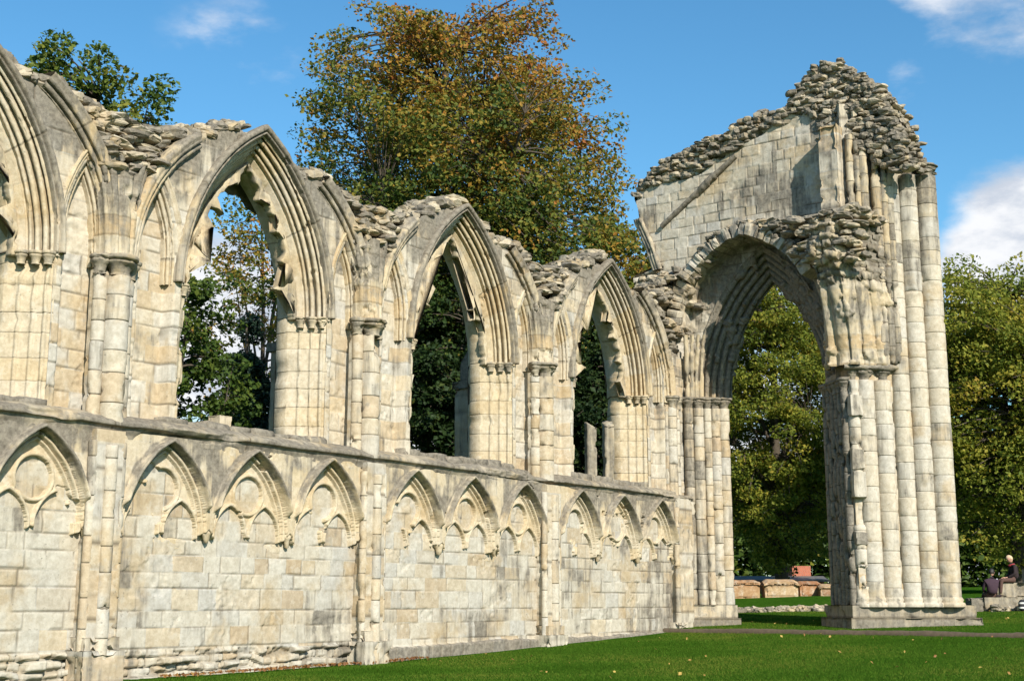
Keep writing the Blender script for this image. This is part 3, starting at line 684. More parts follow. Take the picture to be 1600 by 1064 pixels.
# ---- blind arcade
def blind(cx, seed, dam):
    U = np.arange(-.945, .9451, .0125); Vz = np.arange(2.36, 4.16, .0125)
    UU, VV = np.meshgrid(U, Vz); u, z = UU.ravel(), VV.ravel()
    rg = np.random.RandomState(seed)
    p = P3(u+seed*3.1, z, 0*u); wob = .014*fbm(p*3, 91, 3)
    zs, w, R = 2.62, .92, 1.66
    n = arch_n(u, z, w-.055, R-.055, zs) + wob
    y = np.where(n > .0, -.22, -.15)                     # spandrel / arch order
    # hood band with its hollow; only above the shoulder
    hood = np.exp(-((n-.035)/.032)**6)*smooth(2.95, 3.08, z); y = y - .15*hood
    rl = lambda d, w_, a_: a_*np.sqrt(np.clip(1-(d/w_)**2, 0, 1))
    y = np.where(n < -.01, -.15 - rl(n+.045, .03, .04), y)
    y = np.where(np.abs(n+.088) < .014, -.06, y)
    y = np.where(n < -.10, -.12 - rl(n+.122, .022, .02), y)
    y = np.where(n < -.145, -.075, y)
    oz = 3.32; oc = np.hypot(u, z-oz) + wob*.6; ang = np.arctan2(u, z-oz); orr = .34
    inn = n < -.13
    y = np.where(inn & (np.abs(oc-orr) < .036), -.09 - rl(oc-orr, .036, .045), y)
    cus = orr-.04 - .10*np.abs(np.cos(2.5*ang+seed))**3*(seed % 2)
    y = np.where(inn & (oc < orr-.034), np.where(oc < cus, .10 + .02*fbm(p*6, 92, 3), -.02), y)
    for sc in (-1, 1):
        m = np.where(z > 2.62, np.hypot(np.abs(u-sc*.40)+.20, z-2.62)-.54, np.abs(u-sc*.40)-.34) + wob*.6
        out_ = (oc > orr+.02) & (n < -.10)
        y = np.where(out_ & (np.abs(m-.02) < .032), -.09 - rl(m-.02, .032, .045), y)
        y = np.where(out_ & (m < -.010), .09 + .025*fbm(p*5, 93, 3), y)
    # lower edge: the lost shafts leave the arcade hanging over the wall plane
    und = smooth(2.53, 2.50, z + .05*fbm(p*4, 95, 3) - .16*np.exp(-((np.abs(u)-.945)/.10)**2) - .08*np.exp(-(u/.10)**2))
    y = y*(1-und) + (-.035)*und
    # damage: whole patches of tracery knocked off to a rough broken plane
    dm = fbm(p*1.7 + dam, 96, 5)
    lost = smooth(.13, .15, dm - .30*hood - .25*(n > -.02))
    brk = np.minimum(.03, y+.14) + .035*fbm(p*8, 97, 4) + .03*np.abs(fbm(p*23, 94, 3))
    y = y*(1-lost) + np.maximum(y, -.04+.05*fbm(p*8, 97, 4)+.03*np.abs(fbm(p*23, 94, 3)))*lost
    y = y + .005*fbm(p*12, 98, 4)
    back = smooth(-.06, .02, y)
    fr1 = (z/.36 + .2*seed) % 1
    tone = .25+.5*_h((u*0+seed).astype(int), np.floor(z/.36+.2*seed).astype(int), np.floor(u/.55+seed).astype(int), 3)
    wea = (.36+.65*fbm(p*1.2, 89, 4))*smooth(.06, .14, n)*smooth(2.9, 3.4, z) + .50*np.exp(-((n-.05)/.075)**4)*smooth(2.7, 3.6, z) + .18*fbm(p*1.7, 99, 4) - .05
    mb = MB(); relief(mb, U, Vz, None, np.ones(len(u), bool), pl(cx+u, z, y), tone, wea, 0*u)
    return mb
for b in range(4):
    for k in range(3):
        cx = PC[b]+.3+.943*(1+2*k)
        blind(cx, b*3+k+1, (3.3*b+1.7*k)).build('blind_arch', M_carv, wall)
        if (b, k) not in ((0, 0), (1, 2)):
            mb = MB(); lathe(mb, cx+.943, -.13, [(.0, 2.44), (.04, 2.46), (.06, 2.52), (.08, 2.58), (.10, 2.6), (.10, 2.64), (.08, 2.68), (0, 2.72)], 14, tone=.4, weather=.1)
            mb.erode(.02, 9, .03, 5, .1, seed=b*4+k); mb.build('corbel', M_carv, wall)
# ---- buttresses on the outer side
for b, bx0 in enumerate((13.2, 19.27, 25.42)):
    mb = MB(); boxgrid(mb, bx0, bx0+1.15, 1.12, 2.45, .3, 6.6, .1, weather=.25, seed=b+50)
    boxgrid(mb, bx0+.02, bx0+1.12, 1.12, 2.32, 6.72, 7.85, .1, weather=.55, seed=b+51)
    boxgrid(mb, bx0-.07, bx0+1.2, 1.12, 2.52, 6.56, 6.74, .08, tone=.3, weather=.7, seed=b+52)
    v = mb.verts(); k = np.clip((v[:, 2]-7.2)/.65, 0, 1); v[:, 1] = np.where(k > 0, 1.12+(v[:, 1]-1.12)*(1-.45*k), v[:, 1]); mb.v = [v]
    mb.erode(.02, 4, .06, 1.6, .25, seed=b+53); mb.build('buttress', M_grey, wall)
# ---- rubble crown of the wall
rng = np.random.RandomState(4); C = []; Sz = []
for xx in np.arange(7.3, 32.9, .14):
    for yy in (.10, .36, .62, .90):
        x_ = xx+rng.uniform(-.08, .08); t = skyline(np.array([x_]))[0]
        bi = int(np.argmin([abs(x_-c) for c in WC])); u_ = x_-WC[bi]
        hood_t = AZ + math.sqrt(max(0, (AR+.13)**2-(abs(u_)+AC)**2)) if abs(u_) < 1.95 else 0
        for zc, sz_ in ((t-.10+rng.uniform(-.06, .03), (rng.uniform(.10, .28), rng.uniform(.14, .28), rng.uniform(.06, .14))), (t-.20, (rng.uniform(.22, .46), .36, rng.uniform(.14, .22)))):
            if yy < .7 and (arch_n(np.array([u_]), np.array([zc]), AW, AR, AZ)[0] < .22 or abs(rib_n(np.array([u_]), np.array([zc]))[0]) < .17 and zc < 9.45): continue
            if yy >= .7 and arch_n(np.array([u_]), np.array([zc]), AW, AR, AZ)[0] < .0: continue
            C.append((x_, yy+rng.uniform(-.06, .06)+(.07 if yy < .2 else 0), zc)); Sz.append(sz_)
# loose coursed stones bulging over the springers
for b in range(1, 4):
    for q in range(75):
        x_ = SC[b]+rng.uniform(-1.0, 1.0); z_ = rng.uniform(8.35, 9.3)
        bi = int(np.argmin([abs(x_-c) for c in WC]))
        if rib_n(np.array([x_-WC[bi]]), np.array([z_]))[0] < .16: continue
        C.append((x_, rng.uniform(.0, .14) - .10*(z_ < 8.9), z_)); Sz.append((rng.uniform(.16, .42), .34, rng.uniform(.07, .15)))
mb = MB()
mx_ = np.arange(7.3, 32.9, .05); cs = np.array([(.34, -.75), (.22, -.40), (.20, -.17), (.36, -.05), (.70, -.05), (1.0, -.12), (1.1, -.45), (1.12, -.8)]); tq = np.linspace(0, 7, 30); ii = np.minimum(tq.astype(int), 6); cs = cs[ii]*(1-(tq-ii)[:, None])+cs[ii+1]*(tq-ii)[:, None]
X = np.repeat(mx_[:, None], 30, 1); tz_ = skyline(mx_); Y = cs[None, :, 0]+0*X; Z = tz_[:, None]+cs[None, :, 1]
dq = .07*fbm(P3(X*3.5, Y*3.5, Z*6), 14, 4).reshape(X.shape); Z = Z + dq
bi = np.argmin(np.abs(X.ravel()[:, None]-np.array(WC)[None]), 1); uu_ = X.ravel()-np.array(WC)[bi]
okm = ((arch_n(uu_, Z.ravel(), AW, AR, AZ) > .16) | (Y.ravel() > .8)) & ((np.abs(rib_n(uu_, Z.ravel())) > .18) | (Z.ravel() > 9.4) | (Y.ravel() > .3))
ff_ = grid_faces(*X.shape); ff_ = ff_[okm[ff_].all(1)]
mb.add(np.stack([X, Y, Z], -1), ff_[:, ::-1], (.3+.5*fbm(P3(X*2, Y*2, Z*4), 15, 3)).clip(0, 1), .45, 0)
stones(mb, C, Sz, rng, .2, (0, 1), (.0, .62), .10); mb.build('rubble_top', M_rub, wall, smooth_=False)
# rubble over the junction with the archway
C = []; Sz = []
for q in range(190):
    x_ = rng.uniform(31.2, 33.2); y_ = rng.uniform(.08, 1.0) if x_ < 32.3 else rng.uniform(-.3, 1.0); zt = np.interp(x_, [30.9, 31.6, 32.2, 33.2], [9.75, 9.9, 10.55, 10.9])
    C.append((x_, y_ if x_ < 32.3 else y_, rng.uniform(9.55, zt))); Sz.append((rng.uniform(.16, .34), rng.uniform(.2, .36), rng.uniform(.09, .18)))
mb = MB(); stones(mb, C, Sz, rng, .2, (0, 1), (.05, .6), .10); mb.build('rubble_corner', M_rub, wall, smooth_=False)

# ================================================================== ARCHWAY + PIER
gate_ = thing('ruined_archway', 'tall broken stone archway with clustered round shafts on its right hand pier', 'ruined archway', (33.4, -4, .9))
XW = 32.6
pw = lambda u, z, d: np.stack([XW+d, u, z], 1)
YC, ZW, WW, WR = -2.24, 7.05, 2.15, 4.85     # outer order of the arch
U = np.arange(-5.1, 1.62, .025); V = np.arange(6.5, 15.7, .025); UU, VV = np.meshgrid(U, V); u, z = UU.ravel(), VV.ravel()
aw = Ashlar(-8, 2, 6, 16, (.24, .33), (.26, .62), 121)
h1, h2, h3, jn, dj = aw.eval(u, z, .014)
rw = Ashlar(-8, 2, 6, 16, (.09, .2), (.15, .45), 131, warp=.06); r1, r2, r3, rj, rd = rw.eval(u, z, .03)
p = P3(u, z, 0*u+4)
an = arch_n(u-YC, z, WW, WR, ZW)
YR, ZR, RW, RR = -1.98, 8.6, 2.15, 2.75
rnd_ = arch_n(u-YR, z, RW, RR, ZR)
depth = (h2-.5)*.03 + .014*jn + .012*fbm(p*5, 101, 4) + .12*np.clip(fbm(p*1.2, 102, 4)-.25, 0, 1)
lineU = np.array([-7, -6.2, -4.0, -3.1, -2.6, -1.35, -.5, 1.25, 1.7]); lineZ = np.array([12.3, 12.3, 14.3, 14.55, 14.15, 13.7, 13.3, 13.22, 13.2])
topU = np.array([-7.2, -6.6, -6.2, -5.9, -4.85, -4.4, -3.93, -3.4, -3.05, -2.58, -1.9, -1.5, -.8, -.3, .4, .9, 1.37, 1.6])
topZ = np.array([12.4, 12.7, 13.9, 14.7, 15.7, 15.75, 15.55, 14.9, 14.6, 14.8, 14.55, 14.4, 14.3, 14.15, 13.95, 13.75, 13.35, 12.6])
core = smooth(-.03, .08, z-np.interp(u, lineU, lineZ) + .10*fbm(p*2.2, 103, 3))
left = smooth(.45, .75, u-(.05 + .0*z) + .15*fbm(p*2, 104, 3))*(z < 10.9)*1.0
core = np.clip(core+left, 0, 1)
depth = depth*(1-core) + (.06+(r2-.5)*.26+.1*rj+.05*fbm(p*6, 105, 3))*core
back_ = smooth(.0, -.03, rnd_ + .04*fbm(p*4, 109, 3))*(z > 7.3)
depth = depth + back_*(.46 + .05*fbm(p*7, 108, 4))
edge = np.interp(z, [6, 10.7, 10.9, 11.6, 12.2, 13.0, 13.4, 16], [1.6, 1.6, .85, 1.28, 1.34, 1.50, 1.45, .9]) + .05*fbm(P3(z*2.2, 0*z, 0*z), 106, 3)
keep = (an > -.03) & (z < np.interp(u, topU, topZ)-.12 + .06*vnoise(P3(u*3, 0*u, 0*u), 4)) & (u < edge) & (u > -6.4)
keep &= (u > -5.05) & ~((u < -4.7) & (z < 7.0))
tone = np.where(core > .5, r1*.8, .15+.75*h1); wea = np.where(core > .5, .28, .20 + .75*fbm(p*.9, 107, 5)) - .28*smooth(11.2, 10, z)*(u > -.6) + .38*back_*smooth(8.6, 9.8, z)  # recess under the ring darkened: black staining, with its shade painted in too
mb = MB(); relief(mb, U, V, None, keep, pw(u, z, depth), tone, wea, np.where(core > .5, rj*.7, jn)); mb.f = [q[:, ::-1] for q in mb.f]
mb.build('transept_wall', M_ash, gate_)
# back face
U2 = np.arange(-6.4, 1.6, .1); V2 = np.arange(6.5, 15.6, .1); UU, VV = np.meshgrid(U2, V2); u, z = UU.ravel(), VV.ravel()
h1, h2, h3, jn, dj = aw.eval(u, z)
keep = (arch_n(u-YC, z, WW-.25, WR-.25, ZW) > -.02) & (z < np.interp(u, topU, topZ)-.15) & (u < np.interp(z, [6, 10.7, 10.9, 13, 16], [1.6, 1.6, .9, 1.45, .9]))
mb = MB(); relief(mb, U2, V2, None, keep, pw(u, z, 1.85+(h2-.5)*.03), h1, .5, jn); mb.build('transept_back', M_grey, gate_)
# left broken end of the wall (thickness)
zz = np.arange(10.6, 13.5, .06); dd = np.arange(0, 1.86, .06); ZZ, DD = np.meshgrid(zz, dd, indexing='ij')
EE = np.interp(ZZ, [6, 10.7, 10.9, 11.6, 12.2, 13.0, 13.4, 16], [1.6, 1.6, .85, 1.28, 1.34, 1.50, 1.45, .9]) + .08*fbm(P3(ZZ*3, DD*3, 0*DD), 3, 3).reshape(ZZ.shape)
mb = MB(); mb.add(pw(EE.ravel(), ZZ.ravel(), DD.ravel()), grid_faces(*ZZ.shape), .3, .4); mb.build('broken_end', M_rub, gate_)
# fragment of a window arch on the broken left edge
mb = MB(); zz = np.linspace(10.75, 12.35, 40)
for k, off in enumerate((0, .10, .2)):
    yv = np.interp(zz, [10.75, 11.5, 12.35], [.88, 1.12, 1.5]) - off
    a = np.linspace(0, 2*math.pi, 10, endpoint=False)
    X = XW-.02-.03*k+.075*np.cos(a)[None]+0*zz[:, None]; Y = yv[:, None]+.07*np.sin(a)[None]; Z = zz[:, None]+0*X
    mb.add(np.stack([X, Y, Z], -1), grid_faces(40, 10, True), .5, .35)
mb.erode(.015, 6, .04, 3, .2, seed=8); mb.build('arch_fragment', M_carv, gate_)
# arch orders
op = np.concatenate([[(-.2, 1.85), (-.70, 1.25)], rolls((-.02, .47), (-.75, 1.12), 5, .05, 16, 1.8)[::-1], [(.0, .44), (.04, .42)]])
mb = MB(); sweep_arch(mb, pw, YC, ZW, WW, WR, op, vous=.36, seed=77, tone=(.1, .9), weather=.42, wtop=.40)  # crust darkens the soffit: black staining plus shade put into the colour
mb.erode(.022, 5, .10, 1.8, .14, seed=78); mb.f = [q[:, ::-1] for q in mb.f]; aro = mb.build('arch_order', M_carv, gate_)
# ring of broken voussoirs standing proud round the arch
C = []; mb = MB(); rng = np.random.RandomState(12); c = RR-RW
def vous_ring(s, t0, t1, off, dep, th, ln):
    tm = math.acos(c/(RR+off)); L = (RR+off)*tm; n = int(L*(t1-t0)/th)
    for k in range(n):
        t = (t0+(t1-t0)*(k+.5)/n)*tm; lnk = ln*rng.uniform(.7, 1.15); r_ = RR+off+lnk*.5
        yv = YR + s*(-c+r_*math.cos(t)); zv = ZR + r_*math.sin(t)
        q = MB(); stones(q, [(0, 0, 0)], (th*.96, dep*rng.uniform(.8, 1.1), lnk), rng, .07, (.1, .8), (.0, .5), .02, 0, .15)
        v = q.verts(); ca, sa = math.cos(math.pi/2-t), math.sin(math.pi/2-t)
        a_ = v[:, 0]*ca + v[:, 2]*sa; b_ = -v[:, 0]*sa + v[:, 2]*ca
        mb.add(np.stack([XW+.06-dep*.5+v[:, 1], yv+s*a_, zv+b_], 1), q.f, q.at[0][:, 0], q.at[0][:, 1], 0)
vous_ring(1, .02, .45, -.04, .40, .19, .36); vous_ring(1, .45, 1.0, -.05, .58, .19, .32); vous_ring(-1, .35, 1.0, -.05, .66, .19, .32)
mb.build('voussoir_ring', M_ash, gate_, smooth_=False)
# remains of the aisle vault: rubble shelf above the arch
C = []; Sz = []
for q in range(230):
    y_ = rng.uniform(-5.0, -.3); zt = np.interp(y_, [-5.2, -4.4, -3.6, -2.6, -1.6, -.9, -.3], [10.9, 11.2, 11.3, 11.55, 11.62, 11.35, 10.6])
    lo = np.interp(y_, [-5.2, -4.2, -3.2, -2.4, -1.2, -.3], [9.6, 10.1, 10.75, 11.3, 11.2, 10.2])
    C.append((XW-rng.uniform(-.05, np.interp(y_, [-5, -3.6, -2.4, -.3], [1.0, .7, .35, .12])), y_, rng.uniform(lo, zt))); Sz.append((rng.uniform(.2, .42), rng.uniform(.16, .42), rng.uniform(.08, .17)))
mb = MB(); stones(mb, C, Sz, rng, .2, (.05, .95), (.15, .7), .10); mb.build('rubble_shelf', M_rub, gate_, smooth_=False)
# sloping roof-line moulding
A, B = np.array([.62, 12.0]), np.array([-1.76, 13.63]); t = np.linspace(0, 1, 70); mb = MB()
a = np.linspace(0, 2*math.pi, 10, endpoint=False); dirv = (B-A)/np.linalg.norm(B-A); nv_ = np.array([-dirv[1], dirv[0]])
cy = A[0]+t*(B-A)[0]; cz = A[1]+t*(B-A)[1]
X = XW-.04+.10*np.cos(a)[None]+0*t[:, None]; Y = cy[:, None]+nv_[0]*.07*np.sin(a)[None]; Z = cz[:, None]+nv_[1]*.07*np.sin(a)[None]
mb.add(np.stack([X, Y, Z], -1), grid_faces(70, 10, True), .2, .75)
A2, B2 = np.array([-2.9, 14.35]), np.array([-3.85, 15.05]); cy = A2[0]+t*(B2-A2)[0]; cz = A2[1]+t*(B2-A2)[1]
Y = cy[:, None]+nv_[0]*.07*np.sin(a)[None]; Z = cz[:, None]+nv_[1]*.07*np.sin(a)[None]
mb.add(np.stack([X, Y, Z], -1), grid_faces(70, 10, True), .2, .8)
mb.erode(.02, 5, .06, 2, .15, seed=6); mb.build('roof_line_moulding', M_grey, gate_)
# rubble crown
C = []; Sz = []
for yy in np.arange(-6.6, 1.5, .15):
    zt = np.interp(yy, topU, topZ); zl = np.interp(yy, lineU, lineZ)
    for dd_ in (.02, .3, .6, .95, 1.3, 1.65):
        for q in range(2): C.append((XW+dd_+rng.uniform(-.1, .1), yy+rng.uniform(-.1, .1), zt-.06-q*.17+rng.uniform(-.07, .05))); Sz.append((rng.uniform(.14, .28), rng.uniform(.14, .30), rng.uniform(.07, .15)))
    for q in range(int((zt-zl)*10)):
        C.append((XW+rng.uniform(-.03, .15), yy+rng.uniform(-.1, .1), rng.uniform(zl+.05, zt))); Sz.append((rng.uniform(.2, .3), rng.uniform(.14, .36), rng.uniform(.08, .17)))
mb = MB(); my_ = np.arange(-6.2, 1.45, .05); cs = np.array([(.06, -.55), (.03, -.25), (.10, -.04), (.6, .02), (1.2, .0), (1.75, -.08), (1.83, -.5)]); tq = np.linspace(0, 6, 34); ii = np.minimum(tq.astype(int), 5); cs = cs[ii]*(1-(tq-ii)[:, None])+cs[ii+1]*(tq-ii)[:, None]
D_ = np.broadcast_to(cs[None, :, 0], (len(my_), 34)); Z = np.interp(my_, topU, topZ)[:, None]+cs[None, :, 1]; Yg = my_[:, None]+0*Z
dq = .09*fbm(P3(D_*3.2, Yg*3.2, Z*6), 24, 4).reshape(Z.shape); mb.add(np.stack([XW+D_+dq, Yg, Z+dq], -1), grid_faces(*Z.shape), (.35+.5*fbm(P3(D_*2, Yg*2, Z*4), 25, 3)).clip(0, 1), .4, 0)
stones(mb, C, Sz, rng, .2, (0, 1), (.05, .65), .10); mb.build('rubble_top', M_rub, gate_, smooth_=False)

# ---- pier
DW = np.array([.70711, -.70711]); NW = np.array([-.70711, -.70711]); WCN = np.array([32.25, -4.75]); NE = np.array([.70711, .70711]); NWN = np.array([-.70711, .70711])
def core_prism(mb, pts, z0, z1, seed, weather=.1, step=.08, course=.42):
    rg = np.random.RandomState(seed); pts = [np.array(q, float) for q in pts]; cyc = pts+[pts[0]]
    z = np.arange(z0, z1+step, step); z[-1] = z1; k = np.floor((z-z0)/course).astype(int); fr = ((z-z0)/course) % 1
    j = np.clip(1-np.minimum(fr, 1-fr)*course/.025, 0, 1); tn = rg.uniform(0, 1, 200)[k]
    for a_, b_ in zip(cyc[:-1], cyc[1:]):
        n = max(2, int(np.linalg.norm(b_-a_)/step)); t = np.linspace(0, 1, n)
        q = a_[None]+t[:, None]*(b_-a_)[None]; X = np.broadcast_to(q[None, :, 0], (len(z), n)); Y = np.broadcast_to(q[None, :, 1], X.shape); Z = np.broadcast_to(z[:, None], X.shape)
        bc = lambda w: np.broadcast_to(w[:, None], X.shape).ravel()
        mb.add(np.stack([X, Y, Z], -1), grid_faces(len(z), n), bc(tn), weather, bc(j))
    n = len(pts); mb.add(np.array([(q[0], q[1], z1) for q in pts]), np.array([[0, i, i+1] for i in range(1, n-1)]), .5, weather+.2)
def S_pt(s, out=0): return WCN + s*DW + out*NW
def N_pt(s, out=0): return WCN + s*NE + out*NWN
mb = MB()
loz = [WCN+.06*DW+.06*NE, WCN+.06*DW+2.62*DW, np.array([36.6, -5.2]), np.array([35.2, -3.2]), np.array([34.45, -3.9]), np.array([33.5, -3.70]), WCN+1.25*NE+.06*DW, ]
core_prism(mb, [q+NW*.17 if i_ < 2 else q for i_, q in enumerate(loz)], .95, 7.3, 1, weather=.08)
core_prism(mb, [S_pt(.9, .19), S_pt(2.62, .19), np.array([36.4, -5.2]), np.array([34.6, -4.4])], 7.3, 12.5, 2, weather=.15)
mb.erode(.02, 4, .06, 1.6, .25, seed=91); pier = mb.build('pier', M_ash, gate_)
SH = [(.17, .16, 7.0, .06), (.47, .24, 7.0, .06), (.93, .24, 7.0, .06), (1.42, .23, 12.45, .12), (1.88, .255, 12.45, .14), (2.41, .29, 12.45, .12)]
for i, (s_, r, zt, o_) in enumerate(SH):
    x_, y_ = S_pt(s_, o_)
    mb = MB(); shaft(mb, x_, y_, r, 1.45, zt, .43, i+3, 26, weather=.08, tone=(.22, .76)); mb.at[-1][:, 2] *= .6
    lathe(mb, x_, y_, [(r*1.25, 1.38), (r*1.3, 1.43), (r*1.22, 1.48), (r*1.05, 1.50), (r*1.16, 1.55), (r*1.05, 1.6), (r, 1.62)], 26, tone=.4, weather=.2)
    # weathering: darker upper drums on the tall shafts
    if zt > 10:
        a_ = np.concatenate(mb.at); v = mb.verts(); a_[:, 1] += .28*smooth(8.0, 12.4, v[:, 2]); mb.at = [a_]
    if i == 0:
        v = mb.verts(); cutz = np.clip(fbm(P3(v[:, 2]*1.1, 0*v[:, 0], 0*v[:, 0]), 17, 3)+.1, 0, 1); k_ = (cutz > .12)*smooth(1.6, 2.4, v[:, 2])
        v[:, 0] += k_*.10; v[:, 1] += k_*.03; mb.v = [v]
    mb.erode(.004, 9, .045 if i else .08, 4.2, .33 if i else .2, seed=i+92); sh_ = mb.build('pier_shaft', M_ash, gate_)
    cp = MB(); capital(cp, x_, y_, zt-.02, r*1.25, .34, weather=.45, nseg=28); cp.erode(.018, 8, .04, 4, .15, seed=i+99); cp.build('capital', M_grey, sh_)
# thin shafts and fillets between
for i, (s_, zt) in enumerate(((.24, 7.2), (.70, 7.2), (1.18, 12.6), (1.65, 12.4), (2.14, 12.4))):
    x_, y_ = S_pt(s_, .03); mb = MB(); shaft(mb, x_, y_, .075, 1.4, zt, .43, i+31, 10, weather=.2); mb.erode(.008, 4, .02, 2, .3, seed=i); mb.build('thin_shaft', M_ash, gate_)
# north-west face: small jamb shafts, their shade put into a darker crust
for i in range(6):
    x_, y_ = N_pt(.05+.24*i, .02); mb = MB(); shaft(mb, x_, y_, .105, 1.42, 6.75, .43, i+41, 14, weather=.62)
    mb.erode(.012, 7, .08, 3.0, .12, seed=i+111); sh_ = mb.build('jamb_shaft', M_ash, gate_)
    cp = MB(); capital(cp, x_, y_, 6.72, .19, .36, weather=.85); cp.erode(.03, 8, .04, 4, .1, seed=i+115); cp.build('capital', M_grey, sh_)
# capital band over the arcade respond
mb = MB()
for pr_, s_list in ((0, np.linspace(-.15, 1.3, 30)),):
    prof = np.array([(-.05, 7.24), (.04, 7.25), (.10, 7.28), (.12, 7.32), (.10, 7.36), (.03, 7.38), (-.1, 7.39)])
    X = np.array([[S_pt(s_, .22+d)[0] for d, z_ in prof] for s_ in s_list]); Y = np.array([[S_pt(s_, .22+d)[1] for d, z_ in prof] for s_ in s_list]); Z = np.broadcast_to(prof[:, 1], X.shape)
    mb.add(np.stack([X, Y, Z], -1), grid_faces(*X.shape), .4, .4)
mb.erode(.015, 7, .05, 3, .2, seed=5); mb.build('abacus', M_grey, gate_)
# stepped base
def base_block(poly, z0, z1, seed, weather):
    mb = MB(); core_prism(mb, poly, z0, z1, seed, weather, .05, .5); mb.erode(.022, 4, .07, 2, .12, seed=seed); return mb
W2 = WCN
def loz_off(o): return [W2+NW*o*.7+NWN*o*.7, W2+2.80*DW+NW*o+DW*o, np.array([36.9, -5.2]), np.array([35.4, -3.0]), W2+1.3*NE+NWN*o+NE*o*.5]
b1 = base_block(loz_off(.34), .6, 1.12, 5, .42); b1.build('pier_base', M_grey, gate_)
b2 = base_block(loz_off(.24), 1.12, 1.42, 6, .3); b2.build('pier_base', M_grey, gate_)
# broken blocks left standing on the corner of the pier
for s_, o_, z_, sz in ((.14, .17, 4.35, (.28, .32, .62)), (.16, .15, 5.0, (.26, .30, .5)), (.14, .10, 3.05, (.30, .30, .3)), (.16, .15, 6.35, (.30, .32, .5))):
    q = S_pt(s_, o_); mb = MB(); stones(mb, [(q[0], q[1], z_)], sz, rng, .06, (.3, .7), (.2, .5), .02, .78, .12)
    mb.build('broken_block', M_ash, gate_, smooth_=False)
# ---- springing stub of the lost nave arcade above the respond
zt = np.linspace(7.36, 11.0, 110); tt = np.linspace(0, 1, 130)
ext = np.interp(zt, [7.3, 8.0, 8.7, 9.3, 9.8, 10.3, 11.0], [.0, .06, .22, .50, .82, 1.02, 1.08]); ext = ext + .05*vnoise(P3(zt*3, 0*zt, 0*zt), 5)
V_ = np.zeros((len(zt), len(tt), 3))
for i, (z_, e) in enumerate(zip(zt, ext)):
    n0 = N_pt(.75, .05) + np.array([-e*.35, 0]); w0 = WCN + np.array([-e-.10, .28]); w1 = WCN + np.array([-e-.10, -.28]); s0 = S_pt(1.32, .12) + np.array([-e*.30, 0])
    pts = np.array([n0, w0, w1, s0]); kk = np.array([0, .38, .58, 1.])
    V_[i, :, 0] = np.interp(tt, kk, pts[:, 0]); V_[i, :, 1] = np.interp(tt, kk, pts[:, 1]); V_[i, :, 2] = z_
fl = np.abs(np.cos(tt*math.pi*8))**.55
out = np.stack([-np.ones_like(tt), (tt-.5)*-1.2], 1); out /= np.linalg.norm(out, axis=1)[:, None]; out[:, 1] *= 1
fade = smooth(9.9, 9.2, zt)
for k in (0, 1): V_[..., k] += .12*fl[None]*out[None, :, k]*fade[:, None]
v = V_.reshape(-1, 3)
lay = Ashlar(-1, 4, 7, 12, (.10, .19), (.16, .45), 411, warp=.05); q1, q2, q3, qj, qd = lay.eval(np.broadcast_to(tt*2.6, (len(zt), len(tt))).ravel(), v[:, 2], .03)
rk = smooth(9.25, 9.6, v[:, 2] + .25*fbm(v*2, 76, 3)); v[:, 0] -= rk*((q2-.5)*.24 - .09*qj + .05*fbm(v*6, 77, 4))
fr = (v[:, 2]/.37) % 1; j = np.clip(1-np.minimum(fr, 1-fr)*.37/.016, 0, 1)
mb = MB(); mb.add(v, grid_faces(len(zt), len(tt))[:, ::-1], np.where(rk > .5, q1*.8, (np.floor(v[:, 2]/.37)*.43) % 1), .18+.30*fbm(v*.9, 78, 4)+.22*rk, np.where(rk > .5, qj*.8, j*.8))
mb.erode(.018, 6, .10, 2.2, .18, seed=44); mb.build('arcade_springer', M_carv, gate_)
C = []; Sz = []
for q in range(70):
    z_ = rng.uniform(9.9, 11.15); e = np.interp(z_, [9.5, 9.8, 10.3, 11.0, 11.2], [.75, .9, 1.08, 1.1, .7])
    y_ = rng.uniform(-5.75, -3.9); C.append((WCN[0]-e+.10+rng.uniform(0, .15)+.45*max(0, (abs(y_+4.75)-.55)), y_, z_)); Sz.append((rng.uniform(.25, .4), rng.uniform(.15, .42), rng.uniform(.08, .18)))
for q in range(120):
    C.append((WCN[0]+rng.uniform(-1.0, .9), rng.uniform(-5.7, -3.8), 11.08+rng.uniform(-.08, .12))); Sz.append((.4, .4, .16))
mb = MB(); stones(mb, C, Sz, rng, .2, (.05, .95), (.05, .6), .10); mb.build('rubble_face', M_rub, gate_, smooth_=False)
# ---- upper stage of the pier above the arcade
mb = MB()
boxgrid(mb, 32.0, 33.6, -4.92, -4.42, 11.0, 13.75, .07, weather=.25, seed=61, course=.5, rot=0)
mb.erode(.02, 4, .08, 1.6, .2, seed=62); mb.build('wall_shaft', M_ash, gate_)
mb = MB()
for i, (s_, o_, r, z0, z1) in enumerate(((.44, .06, .10, 11.0, 13.5), (.60, .10, .10, 11.0, 13.3), (.76, .12, .13, 10.9, 13.1), (.98, .26, .13, 7.4, 14.6), (1.16, .30, .10, 7.4, 14.75), (1.32, .30, .10, 7.4, 14.6))):
    q = S_pt(s_, o_); shaft(mb, q[0]-.15*(z0 > 9), q[1], r, z0, z1, .5, i+70, 14, weather=.35)
mb.erode(.018, 5, .07, 2, .15, seed=63); us_ = mb.build('moulded_shafts', M_carv, gate_)
mb = MB(); core_prism(mb, [S_pt(.25, -.05)-np.array([.1, 0]), S_pt(1.35, 0), S_pt(2.0, -.4), np.array([34.5, -4.6]), np.array([33.5, -3.9])], 7.3, 14.4, 8, .3); mb.erode(.04, 3, .1, 1.7, .1, seed=64); mb.build('pier_core', M_ash, gate_)
C = []; Sz = []
